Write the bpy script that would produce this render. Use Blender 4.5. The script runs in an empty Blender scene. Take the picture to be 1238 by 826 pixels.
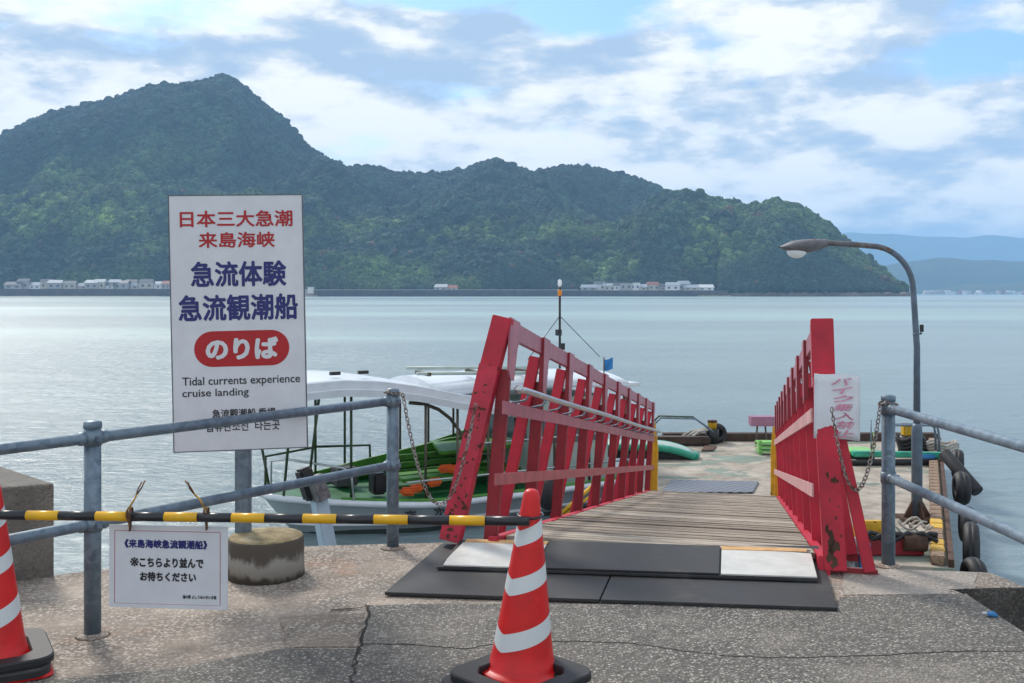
import bpy, bmesh, math, random
import numpy as np
from mathutils import Vector, Matrix, noise as mnoise

random.seed(7)
R = math.radians
scn = bpy.context.scene
COL = scn.collection

# ------------------------------------------------------------------ camera
CAM_H = 1.47
cd = bpy.data.cameras.new("camera")
cam = bpy.data.objects.new("camera", cd)
COL.objects.link(cam)
cam.location = (0, 0, CAM_H)
cam.rotation_euler = (R(90), 0, 0)
cd.sensor_width = 36.0
cd.lens = 35.0
cd.shift_y = -58.0 / 1238.0
cd.clip_start = 0.05
cd.clip_end = 40000
scn.camera = cam

scn.view_settings.view_transform = 'Standard'
scn.view_settings.look = 'None'
scn.view_settings.exposure = 0.8
scn.view_settings.gamma = 1.0
scn.cycles.max_bounces = 6
scn.cycles.volume_bounces = 1
scn.cycles.transparent_max_bounces = 8
scn.cycles.use_denoising = True

F = 1203.0
def at(px, py, Y):
    """point at distance Y whose place in the 1238x826 photograph is px, py"""
    return Vector(((px - 619) / F * Y, Y, CAM_H - (py - 355) / F * Y))
def gp(px, py, z=0.0):
    Y = (CAM_H - z) * F / (py - 355)
    return Vector(((px - 619) / F * Y, Y, z))

# ------------------------------------------------------------------ light
SUN_AZ, SUN_EL = R(-32), R(42)       # ahead of the camera, to the left
sd = bpy.data.lights.new("sun", 'SUN')
sun = bpy.data.objects.new("sun", sd)
COL.objects.link(sun)
sd.energy = 1.9
sd.angle = R(12)
sd.color = (1.0, 0.95, 0.87)
sv = Vector((math.sin(SUN_AZ) * math.cos(SUN_EL), math.cos(SUN_AZ) * math.cos(SUN_EL), math.sin(SUN_EL)))
sun.rotation_euler = sv.to_track_quat('Z', 'Y').to_euler()

# ------------------------------------------------------------------ node helper
class NT:
    def __init__(self, tree):
        self.t = tree
    def n(self, kind, **kw):
        nd = self.t.nodes.new(kind)
        for k, v in kw.items():
            if k.startswith('_'):
                setattr(nd, k[1:], v)
            else:
                key = k.replace('__', ' ')
                nd.inputs[key].default_value = v
        return nd
    def l(self, a, b):
        self.t.links.new(a, b)
    def math(self, op, a, b=None, clamp=False):
        nd = self.t.nodes.new('ShaderNodeMath'); nd.operation = op; nd.use_clamp = clamp
        for i, v in enumerate((a, b)):
            if v is None: continue
            if isinstance(v, (int, float)): nd.inputs[i].default_value = v
            else: self.l(v, nd.inputs[i])
        return nd.outputs[0]
    def mix(self, fac, a, b, mode='MIX'):
        nd = self.t.nodes.new('ShaderNodeMix'); nd.data_type = 'RGBA'; nd.blend_type = mode
        for i, v in ((0, fac), (6, a), (7, b)):
            if isinstance(v, (int, float)): nd.inputs[i].default_value = v
            elif isinstance(v, tuple): nd.inputs[i].default_value = v if len(v) == 4 else v + (1,)
            else: self.l(v, nd.inputs[i])
        return nd.outputs[2]
    def ramp(self, fac, stops, interp='LINEAR'):
        nd = self.t.nodes.new('ShaderNodeValToRGB'); cr = nd.color_ramp; cr.interpolation = interp
        while len(cr.elements) < len(stops): cr.elements.new(0.5)
        for e, (p, c) in zip(cr.elements, stops):
            e.position = p
            e.color = (c, c, c, 1) if isinstance(c, (int, float)) else (c if len(c) == 4 else c + (1,))
        self.l(fac, nd.inputs[0])
        return nd.outputs[0]
    def noise(self, vec, scale, detail=4, rough=0.55, dist=0.0):
        nd = self.t.nodes.new('ShaderNodeTexNoise')
        nd.inputs['Scale'].default_value = scale; nd.inputs['Detail'].default_value = detail
        nd.inputs['Roughness'].default_value = rough; nd.inputs['Distortion'].default_value = dist
        if vec is not None: self.l(vec, nd.inputs['Vector'])
        return nd.outputs[0]
    def voro(self, vec, scale, feature='F1', out=0):
        nd = self.t.nodes.new('ShaderNodeTexVoronoi'); nd.feature = feature
        nd.inputs['Scale'].default_value = scale
        if vec is not None: self.l(vec, nd.inputs['Vector'])
        return nd.outputs[out]
    def mapping(self, vec, loc=(0, 0, 0), scale=(1, 1, 1), rot=(0, 0, 0)):
        nd = self.t.nodes.new('ShaderNodeMapping')
        nd.inputs['Location'].default_value = loc; nd.inputs['Scale'].default_value = scale
        nd.inputs['Rotation'].default_value = rot
        self.l(vec, nd.inputs[0]); return nd.outputs[0]

# ------------------------------------------------------------------ world: nishita sky with a broken cloud layer
w = bpy.data.worlds.new("World"); scn.world = w; w.use_nodes = True
w.node_tree.nodes.clear()
W = NT(w.node_tree)
sky = W.n('ShaderNodeTexSky'); sky.sky_type = 'NISHITA'; sky.sun_disc = False
sky.sun_elevation = SUN_EL; sky.sun_rotation = SUN_AZ
sky.air_density = 1.0; sky.dust_density = 0.6; sky.ozone_density = 2.0
tc = W.n('ShaderNodeTexCoord'); gen = tc.outputs['Generated']
sep = W.n('ShaderNodeSeparateXYZ'); W.l(gen, sep.inputs[0])
p1 = W.mapping(gen, loc=(3.3, 1.7, 0.35), scale=(1, 1, 2.4))
nA = W.noise(p1, 5.6, 12, 0.58, 0.1)
nB = W.noise(W.mapping(gen, loc=(7.1, 2.2, 4.4), scale=(1, 1, 2.8)), 10.0, 14, 0.57, 0.05)
nC = W.noise(W.mapping(gen, loc=(1.1, 8.2, 2.4), scale=(1, 1, 4.0)), 2.6, 3, 0.5)
skyc = W.mix(1.0, sky.outputs[0], (0.085, 0.10, 0.115), 'MULTIPLY')
def blob(az, el, ra, re):
    d = Vector((math.sin(R(az)) * math.cos(R(el)), math.cos(R(az)) * math.cos(R(el)), math.sin(R(el))))
    x = W.math('DIVIDE', W.math('SUBTRACT', sep.outputs[0], d.x), math.sin(R(ra)))
    z = W.math('DIVIDE', W.math('SUBTRACT', sep.outputs[2], d.z), math.sin(R(re)))
    r2 = W.math('ADD', W.math('MULTIPLY', x, x), W.math('MULTIPLY', z, z))
    front = W.math('GREATER_THAN', sep.outputs[1], 0.0)
    return W.math('MULTIPLY', W.math('SUBTRACT', 1.0, r2, clamp=True), front)
# openings in the cloud, high ahead and to the right
hole = W.math('ADD', W.math('ADD', blob(-2, 17.6, 15, 2.6), W.math('MULTIPLY', blob(24, 11.9, 7, 1.6), 0.8)), W.math('MULTIPLY', blob(5, 15.6, 5, 1.8), 0.8))
hole = W.math('ADD', hole, blob(12, 21.5, 40, 5.5))
cov = W.math('SUBTRACT', nA, W.math('MULTIPLY', hole, 0.30))
mask = W.ramp(cov, [(0.28, 0.0), (0.36, 0.55), (0.43, 1.0)])
# cloud tone: white tops and blue grey bases; thicker and greyer to the right, away from the sun
sdot = W.n('ShaderNodeVectorMath'); sdot.operation = 'DOT_PRODUCT'; W.l(gen, sdot.inputs[0]); sdot.inputs[1].default_value = tuple(sv)
glow = W.ramp(sdot.outputs['Value'], [(0.55, 0.0), (0.97, 1.0)])
tone = W.math('ADD', W.math('SUBTRACT', W.math('MULTIPLY', nB, 1.35), 0.175), W.math('MULTIPLY', W.math('SUBTRACT', nC, 0.5), 0.7))
tone = W.math('ADD', tone, W.math('MULTIPLY', glow, 0.10))
lowz = W.math('MULTIPLY', W.math('SUBTRACT', 0.20, sep.outputs[2], clamp=True), 1.0)
tone = W.math('ADD', tone, lowz)
ccol = W.ramp(tone, [(0.38, (0.29, 0.375, 0.49)), (0.46, (0.375, 0.44, 0.52)), (0.52, (0.47, 0.51, 0.55)), (0.56, (0.59, 0.605, 0.62)), (0.66, (0.71, 0.705, 0.69))])
fin = W.mix(mask, skyc, ccol)
bg = W.n('ShaderNodeBackground'); W.l(fin, bg.inputs[0]); bg.inputs[1].default_value = 1.0
wo = W.n('ShaderNodeOutputWorld'); W.l(bg.outputs[0], wo.inputs[0])

# ------------------------------------------------------------------ materials
MAT = {}
def newmat(name):
    m = bpy.data.materials.new(name); m.use_nodes = True
    m.node_tree.nodes.clear()
    N = NT(m.node_tree)
    out = N.n('ShaderNodeOutputMaterial')
    b = N.n('ShaderNodeBsdfPrincipled')
    N.l(b.outputs[0], out.inputs[0])
    MAT[name] = m
    tcn = N.n('ShaderNodeTexCoord')
    N.oc = tcn.outputs['Object']
    N.b = b
    return m, N
def setc(N, c):
    if isinstance(c, tuple): N.b.inputs['Base Color'].default_value = c + (1,)
    else: N.l(c, N.b.inputs['Base Color'])
def setr(N, r):
    if isinstance(r, (int, float)): N.b.inputs['Roughness'].default_value = r
    else: N.l(r, N.b.inputs['Roughness'])
def bump(N, h, strength=0.3, dist=0.01):
    nd = N.n('ShaderNodeBump'); nd.inputs['Strength'].default_value = strength
    nd.inputs['Distance'].default_value = dist
    N.l(h, nd.inputs['Height']); N.l(nd.outputs[0], N.b.inputs['Normal'])
def geo_pos(N):
    return N.n('ShaderNodeNewGeometry').outputs['Position']

def paint(name, c, rough=0.45, var=0.12, chips=0.0, dirt=(0.08, 0.05, 0.03), scale=6.0, chipscale=9.0):
    m, N = newmat(name)
    a = N.noise(N.oc, scale, 5, 0.6)
    lo = tuple(max(0, x * (1 - var * 1.6)) for x in c); hi = tuple(min(1, x * (1 + var)) for x in c)
    col = N.ramp(a, [(0.3, lo), (0.7, hi)])
    fine = N.noise(N.oc, scale * 14, 3, 0.6)
    col = N.mix(N.math('MULTIPLY', N.ramp(fine, [(0.5, 0.0), (0.75, 1.0)]), var), col, tuple(x * .5 for x in c))
    if chips > 0:
        k = N.noise(N.oc, chipscale, 8, 0.65)
        t = 0.72 - chips
        msk = N.ramp(k, [(t, 0.0), (t + 0.015, 1.0)])
        rust = N.ramp(N.noise(N.oc, 60, 4), [(0.35, dirt), (0.7, (dirt[0] * 2.6, dirt[1] * 1.8, dirt[2] * 1.5))])
        col = N.mix(msk, col, rust)
        setr(N, N.ramp(msk, [(0, rough), (1, 0.85)]))
        bump(N, N.math('SUBTRACT', N.math('MULTIPLY', fine, 0.3), msk), 0.4, 0.003)
    else:
        setr(N, rough)
        bump(N, fine, 0.08, 0.003)
    setc(N, col)
    return m

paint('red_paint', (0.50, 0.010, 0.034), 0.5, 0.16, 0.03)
paint('dark_red_paint', (0.24, 0.004, 0.012), 0.5, 0.2, 0.04)  # darker red for left uprights, flanges, cross beams and ties
paint('sheen_red_paint', (0.42, 0.115, 0.15), 0.38, 0.16, 0.045)  # sky sheen at grazing view put into this pinker red
paint('peeling_red_paint', (0.52, 0.02, 0.05), 0.5, 0.2, 0.13, dirt=(0.05, 0.018, 0.014), chipscale=14)
paint('flat_bar_paint', (0.44, 0.10, 0.105), 0.5, 0.22, 0.03)
paint('faded_flat_bar_paint', (0.60, 0.33, 0.33), 0.55, 0.2, 0.02)
paint('yellow_paint', (0.72, 0.42, 0.02), 0.5, 0.2, 0.08)
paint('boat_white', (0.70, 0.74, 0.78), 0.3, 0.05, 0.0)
paint('boat_hull_shaded', (0.32, 0.37, 0.39), 0.3, 0.06, 0.01, scale=2)  # white hull, greyed by shade put into its colour
paint('boat_green', (0.06, 0.25, 0.02), 0.5, 0.25, 0.02)
paint('boat_deck_green', (0.012, 0.15, 0.045), 0.5, 0.3, 0.03)
paint('boat_bottom', (0.03, 0.05, 0.045), 0.6, 0.2)
paint('dark_green_paint', (0.03, 0.06, 0.02), 0.5, 0.25)
paint('cabin_grey', (0.42, 0.50, 0.46), 0.45, 0.08)
paint('cabin_window', (0.10, 0.13, 0.15), 0.15, 0.08)
paint('stanchion_brown', (0.10, 0.08, 0.055), 0.5, 0.25)
paint('stainless', (0.52, 0.54, 0.55), 0.28, 0.08)
MAT['stainless'].node_tree.nodes['Principled BSDF'].inputs['Metallic'].default_value = 0.85
paint('orange_vest', (0.85, 0.14, 0.02), 0.7, 0.15)
paint('pink_panel', (0.36, 0.16, 0.25), 0.5, 0.12)
paint('light_green_panel', (0.22, 0.52, 0.13), 0.45, 0.12)
paint('turquoise_paint', (0.03, 0.34, 0.22), 0.4, 0.2)
paint('lamp_paint', (0.11, 0.15, 0.20), 0.45, 0.2, 0.02)
paint('lamp_rusty', (0.15, 0.15, 0.165), 0.55, 0.25, 0.13, dirt=(0.09, 0.045, 0.02))
paint('rust', (0.09, 0.045, 0.028), 0.85, 0.4)
paint('black_rubber', (0.018, 0.018, 0.02), 0.6, 0.3)
paint('black_plastic', (0.016, 0.017, 0.02), 0.42, 0.2)
paint('cone_red', (0.66, 0.006, 0.006), 0.42, 0.14, 0.0, scale=9)
paint('pole_black', (0.02, 0.021, 0.026), 0.32, 0.2)
paint('pole_yellow', (0.80, 0.43, 0.01), 0.32, 0.07)
paint('sign_white', (0.66, 0.67, 0.71), 0.38, 0.05)
paint('sign_edge', (0.10, 0.11, 0.13), 0.5, 0.1)
paint('print_red', (0.42, 0.006, 0.012), 0.4, 0.05)
paint('print_navy', (0.012, 0.018, 0.15), 0.4, 0.05)
paint('print_black', (0.02, 0.02, 0.025), 0.4, 0.05)
paint('print_pink', (0.66, 0.24, 0.36), 0.6, 0.3)
paint('print_border', (0.42, 0.13, 0.15), 0.5, 0.15)
paint('rope_brown', (0.16, 0.075, 0.035), 0.9, 0.4, scale=60)
paint('rope_yellow', (0.55, 0.30, 0.05), 0.9, 0.4, scale=60)
paint('rope_white', (0.45, 0.42, 0.37), 0.9, 0.3, scale=20)
paint('blue_cloth', (0.05, 0.22, 0.50), 0.8, 0.2)
paint('blue_flag', (0.03, 0.20, 0.50), 0.8, 0.2)
paint('white_cloth', (0.62, 0.64, 0.66), 0.8, 0.15)
paint('fender_blue', (0.45, 0.57, 0.66), 0.45, 0.08)
paint('fender_shade', (0.20, 0.27, 0.34), 0.45, 0.1)
paint('amber', (0.75, 0.25, 0.02), 0.3, 0.05)
paint('alu_plate', (0.58, 0.57, 0.53), 0.5, 0.10, 0.05, dirt=(0.12, 0.11, 0.10), scale=9)
paint('raw_wood', (0.62, 0.36, 0.14), 0.7, 0.15, scale=20)
paint('edge_timber', (0.30, 0.20, 0.13), 0.8, 0.45, 0.12, dirt=(0.05, 0.03, 0.025), scale=14)
paint('dark_timber', (0.07, 0.045, 0.035), 0.8, 0.3)
paint('house_grey', (0.42, 0.41, 0.40), 0.8, 0.1)
paint('house_cream', (0.55, 0.50, 0.42), 0.8, 0.1)
paint('house_white', (0.75, 0.75, 0.73), 0.8, 0.05)
paint('roof_slate', (0.10, 0.11, 0.12), 0.6, 0.1)
paint('roof_silver', (0.38, 0.42, 0.46), 0.5, 0.1)
paint('roof_rust', (0.34, 0.13, 0.09), 0.7, 0.1)
paint('roof_blue', (0.10, 0.28, 0.5), 0.6, 0.1)
paint('sand', (0.45, 0.36, 0.27), 0.9, 0.1)
paint('rock', (0.19, 0.15, 0.13), 0.9, 0.4, scale=0.02)

def galv(name, c0=(0.10, 0.145, 0.19), c1=(0.20, 0.26, 0.315)):
    m, N = newmat(name)
    v = N.voro(N.oc, 34, 'F1', 1)
    s = N.n('ShaderNodeSeparateColor'); N.l(v, s.inputs[0])
    a = N.noise(N.oc, 9, 6, 0.6)
    f = N.math('ADD', N.math('MULTIPLY', s.outputs[0], 0.35), N.math('MULTIPLY', a, 0.75))
    col = N.ramp(f, [(0.3, c0), (0.75, c1)])
    stain = N.noise(N.mapping(N.oc, scale=(1, 1, 0.35)), 16, 6, 0.65)
    col = N.mix(N.ramp(stain, [(0.60, 0.0), (0.70, 0.7)]), col, (0.12, 0.10, 0.085))
    setc(N, col); N.b.inputs['Metallic'].default_value = 0.35
    setr(N, N.ramp(a, [(0.3, 0.38), (0.7, 0.58)])); bump(N, stain, 0.15, 0.003)
galv('galvanised')
galv('galvanised_dark', (0.10, 0.10, 0.105), (0.2, 0.2, 0.2))
m, N = newmat('chain_steel')
setc(N, N.ramp(N.noise(N.oc, 30, 4), [(0.38, (0.14, 0.07, 0.045)), (0.6, (0.34, 0.33, 0.32))]))
N.b.inputs['Metallic'].default_value = 0.6; setr(N, 0.5)

# reflective white band
m, N = newmat('reflective_band')
v = N.voro(N.oc, 260, 'DISTANCE_TO_EDGE')
setc(N, N.ramp(v, [(0.02, (0.58, 0.61, 0.62)), (0.10, (0.66, 0.69, 0.69))])); setr(N, 0.3)

def concrete(name, dark, mid, light, patchdir=None, agg=1.0, rustamt=0.0):
    m, N = newmat(name)
    P = N.oc
    big = N.noise(P, 1.3, 6, 0.6, 0.3)
    med = N.noise(P, 7, 6, 0.65)
    f = N.math('ADD', N.math('MULTIPLY', big, 0.6), N.math('MULTIPLY', med, 0.4))
    col = N.ramp(f, [(0.36, dark), (0.5, mid), (0.64, light)])
    # exposed aggregate
    vd = N.voro(P, 66, 'F1', 1)
    s = N.n('ShaderNodeSeparateColor'); N.l(vd, s.inputs[0])
    stone = N.ramp(s.outputs[0], [(0.0, (0.09, 0.075, 0.065)), (0.25, (0.20, 0.17, 0.145)), (0.55, (0.40, 0.345, 0.295)), (0.85, (0.56, 0.50, 0.435)), (1.0, (0.62, 0.56, 0.50))])
    am = N.math('MULTIPLY', N.ramp(N.noise(P, 3.5, 4), [(0.32, 0.25), (0.6, 1.0)]), agg)
    dist = N.voro(P, 66, 'F1', 0)
    gap = N.ramp(dist, [(0.42, 1.0), (0.62, 0.1)])
    col = N.mix(N.math('MULTIPLY', am, 0.8), col, N.mix(gap, (0.10, 0.085, 0.07), stone))
    pits = N.ramp(N.noise(P, 42, 3, 0.7), [(0.62, 0.0), (0.70, 0.7)])
    col = N.mix(pits, col, tuple(x * 0.35 for x in dark))
    if rustamt > 0:
        rs = N.noise(N.mapping(P, loc=(4, 2, 0)), 1.7, 5, 0.6)
        col = N.mix(N.math('MULTIPLY', N.ramp(rs, [(0.58, 0.0), (0.72, 1.0)]), rustamt), col, (0.34, 0.15, 0.06))
    setc(N, col); setr(N, 0.9)
    h = N.math('ADD', N.math('MULTIPLY', gap, 0.6), N.math('SUBTRACT', N.math('MULTIPLY', med, 1.0), pits))
    bump(N, h, 0.7, 0.006)
concrete('quay_concrete', (0.17, 0.135, 0.11), (0.35, 0.285, 0.23), (0.53, 0.45, 0.37), agg=0.8, rustamt=0.45)
concrete('paver_patch', (0.17, 0.13, 0.10), (0.25, 0.20, 0.155), (0.33, 0.27, 0.21), agg=0.75)
concrete('block_concrete', (0.10, 0.09, 0.08), (0.155, 0.14, 0.122), (0.22, 0.20, 0.175), agg=0.12)
concrete('light_edge_concrete', (0.27, 0.235, 0.20), (0.38, 0.335, 0.29), (0.47, 0.42, 0.37), agg=0.5)

# pedestal: mossy brown top, shade on the sides painted as dark colour
m, N = newmat('pedestal_concrete')
a = N.noise(N.oc, 9, 6, 0.65)
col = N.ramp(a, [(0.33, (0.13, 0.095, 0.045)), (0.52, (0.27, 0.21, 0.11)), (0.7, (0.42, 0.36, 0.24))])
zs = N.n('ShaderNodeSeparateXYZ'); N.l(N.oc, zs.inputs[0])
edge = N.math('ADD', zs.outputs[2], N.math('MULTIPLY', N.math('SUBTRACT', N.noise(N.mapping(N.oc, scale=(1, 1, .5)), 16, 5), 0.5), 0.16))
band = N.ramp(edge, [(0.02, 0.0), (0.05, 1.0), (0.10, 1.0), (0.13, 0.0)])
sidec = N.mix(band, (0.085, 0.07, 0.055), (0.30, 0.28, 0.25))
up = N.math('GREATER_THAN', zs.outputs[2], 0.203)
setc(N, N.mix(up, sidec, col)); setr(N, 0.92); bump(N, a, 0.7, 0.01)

# asphalt
m, N = newmat('asphalt')
P = N.oc
vd = N.voro(P, 78, 'F1', 1); s = N.n('ShaderNodeSeparateColor'); N.l(vd, s.inputs[0])
stone = N.ramp(s.outputs[0], [(0.0, (0.06, 0.056, 0.05)), (0.3, (0.13, 0.12, 0.107)), (0.6, (0.23, 0.213, 0.188)), (0.85, (0.34, 0.315, 0.278)), (1.0, (0.48, 0.445, 0.40))])
dist = N.voro(P, 78, 'F1', 0)
gap = N.ramp(dist, [(0.42, 1.0), (0.60, 0.0)])
col = N.mix(gap, (0.11, 0.10, 0.088), stone)
big = N.noise(P, 1.6, 5, 0.6)
col = N.mix(N.ramp(big, [(0.35, 0.0), (0.65, 0.32)]), col, (0.20, 0.18, 0.155))
oil = N.noise(N.mapping(P, loc=(2, 5, 0)), 2.3, 5, 0.7, 0.5)
col = N.mix(N.ramp(oil, [(0.58, 0.0), (0.68, 0.55)]), col, (0.06, 0.055, 0.05))
wear = N.noise(N.mapping(P, loc=(9, 1, 0), scale=(1, 2.2, 1)), 1.1, 6, 0.65, 0.3)
col = N.mix(N.ramp(wear, [(0.56, 0.0), (0.66, 0.35)]), col, (0.33, 0.29, 0.245))
setc(N, col); setr(N, 0.85)
bump(N, N.math('ADD', gap, N.math('MULTIPLY', s.outputs[1], 0.5)), 0.9, 0.005)

# crack strip: dirt, with the gap's shade painted in as dark colour
m, N = newmat('crack_dirt_shade')
setc(N, N.ramp(N.noise(N.oc, 60, 4), [(0.4, (0.015, 0.013, 0.012)), (0.7, (0.05, 0.045, 0.035))])); setr(N, 1.0)

# rubber mats, dusty
m, N = newmat('mat_rubber')
a = N.noise(N.oc, 3.0, 6, 0.6, 0.4)
b2 = N.noise(N.mapping(N.oc, scale=(1, 6, 1)), 14, 4, 0.6)
f = N.math('ADD', N.math('MULTIPLY', a, 0.7), N.math('MULTIPLY', b2, 0.3))
setc(N, N.ramp(f, [(0.35, (0.020, 0.020, 0.022)), (0.55, (0.030, 0.030, 0.032)), (0.68, (0.072, 0.068, 0.062))]))
setr(N, N.ramp(a, [(0.3, 0.58), (0.7, 0.75)])); bump(N, N.noise(N.oc, 120, 2), 0.12, 0.002)

# deck planks
m, N = newmat('plank_wood')
oi = N.n('ShaderNodeObjectInfo')
add = N.n('ShaderNodeVectorMath'); add.operation = 'ADD'; N.l(N.oc, add.inputs[0])
cmb = N.n('ShaderNodeCombineXYZ'); N.l(N.math('MULTIPLY', oi.outputs['Random'], 40.0), cmb.inputs[0]); N.l(N.math('MULTIPLY', oi.outputs['Random'], 17.0), cmb.inputs[1])
N.l(cmb.outputs[0], add.inputs[1])
g = N.noise(N.mapping(add.outputs[0], scale=(1.2, 22, 10)), 4, 6, 0.65, 0.5)
g2 = N.noise(add.outputs[0], 2.5, 5, 0.6)
base = N.ramp(oi.outputs['Random'], [(0.0, (0.27, 0.215, 0.165)), (0.35, (0.37, 0.305, 0.24)), (0.7, (0.45, 0.385, 0.305)), (1.0, (0.55, 0.485, 0.40))])
col = N.mix(N.ramp(g, [(0.40, 0.85), (0.54, 0.0)]), base, (0.11, 0.085, 0.065))
col = N.mix(N.ramp(g2, [(0.55, 0.0), (0.75, 0.5)]), col, (0.12, 0.085, 0.055))
setc(N, col); setr(N, 0.85); bump(N, g, 0.5, 0.006)

# pontoon deck: green paint worn down to pale concrete
m, N = newmat('pontoon_deck')
P = geo_pos(N)
a = N.noise(N.mapping(P, rot=(0, 0, 0.3), scale=(0.8, 1.25, 1)), 1.15, 7, 0.66, 0.35)
c = N.noise(P, 9, 5, 0.6)
f = N.math('ADD', a, N.math('MULTIPLY', N.math('SUBTRACT', c, 0.5), 0.13))
conc = N.ramp(N.noise(P, 2.8, 6, 0.65), [(0.32, (0.20, 0.16, 0.125)), (0.5, (0.35, 0.30, 0.245)), (0.68, (0.45, 0.40, 0.33))])
grn = N.ramp(N.noise(P, 1.7, 4), [(0.35, (0.10, 0.15, 0.12)), (0.7, (0.19, 0.26, 0.21))])
setc(N, N.mix(N.ramp(f, [(0.41, 0.85), (0.46, 0.0)]), conc, grn)); setr(N, 0.75); bump(N, f, 0.2, 0.01)

m, N = newmat('tread_plate')
P = N.mapping(N.oc, rot=(0, 0, 0))
ck = N.n('ShaderNodeTexChecker'); ck.inputs['Scale'].default_value = 13; N.l(P, ck.inputs[0])
setc(N, N.mix(ck.outputs[1], (0.10, 0.105, 0.12), (0.24, 0.25, 0.28))); setr(N, 0.5); N.b.inputs['Metallic'].default_value = 0.4

# cushions / glass
m, N = newmat('lamp_glass')
setc(N, (0.8, 0.82, 0.82)); setr(N, 0.12); N.b.inputs['Transmission Weight'].default_value = 0.0

# sea
m, N = newmat('sea')
P = geo_pos(N)
w1 = N.noise(N.mapping(P, scale=(0.55, 1.0, 1), rot=(0, 0, 0.15)), 3.2, 6, 0.65, 0.3)
w2 = N.noise(N.mapping(P, scale=(0.6, 1.0, 1), rot=(0, 0, -0.4)), 0.75, 4, 0.55)
w3 = N.noise(N.mapping(P, scale=(0.35, 1.0, 1)), 0.055, 4, 0.55)
h = N.math('ADD', N.math('MULTIPLY', w1, 0.11), N.math('ADD', N.math('MULTIPLY', w2, 0.17), N.math('MULTIPLY', w3, 0.5)))
bump(N, h, 1.0, 1.0)
cur = N.noise(N.mapping(P, scale=(0.25, 1.0, 1)), 0.008, 6, 0.6, 0.4)
setc(N, N.ramp(cur, [(0.38, (0.17, 0.23, 0.25)), (0.5, (0.25, 0.32, 0.33)), (0.62, (0.33, 0.47, 0.44))]))
setr(N, N.ramp(cur, [(0.4, 0.27), (0.65, 0.38)])); N.b.inputs['IOR'].default_value = 1.4

# forest
m, N = newmat('forest_floor')
P = geo_pos(N)
setc(N, N.ramp(N.noise(P, 0.05, 5), [(0.35, (0.018, 0.030, 0.014)), (0.7, (0.035, 0.060, 0.022))])); setr(N, 1.0)
m, N = newmat('forest_leaf')
an = N.n('ShaderNodeAttribute'); an.attribute_type = 'INSTANCER'; an.attribute_name = 'tint'
nn = N.noise(geo_pos(N), 0.55, 4, 0.7)
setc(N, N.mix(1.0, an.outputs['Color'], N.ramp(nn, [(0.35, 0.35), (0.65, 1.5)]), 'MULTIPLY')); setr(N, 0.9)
m, N = newmat('far_forest')
P = geo_pos(N)
setc(N, N.ramp(N.noise(P, 0.01, 5), [(0.35, (0.03, 0.05, 0.03)), (0.7, (0.05, 0.075, 0.04))])); setr(N, 1.0)

# ------------------------------------------------------------------ mesh helpers
def rust_blob(mb, M, rad, rnd):
    n = 18; ph = [rnd.uniform(0, 6.28) for _ in range(3)]; pts = []
    for k in range(n):
        a = 2 * math.pi * k / n
        r = rad * (1 + .28 * math.sin(2 * a + ph[0]) + .22 * math.sin(3 * a + ph[1]) + .16 * math.sin(7 * a + ph[2]) + rnd.uniform(-.08, .08))
        pts.append((r * math.cos(a), r * math.sin(a)))
    mb.prism(pts, -0.0005, 0.0009, M=M)

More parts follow.
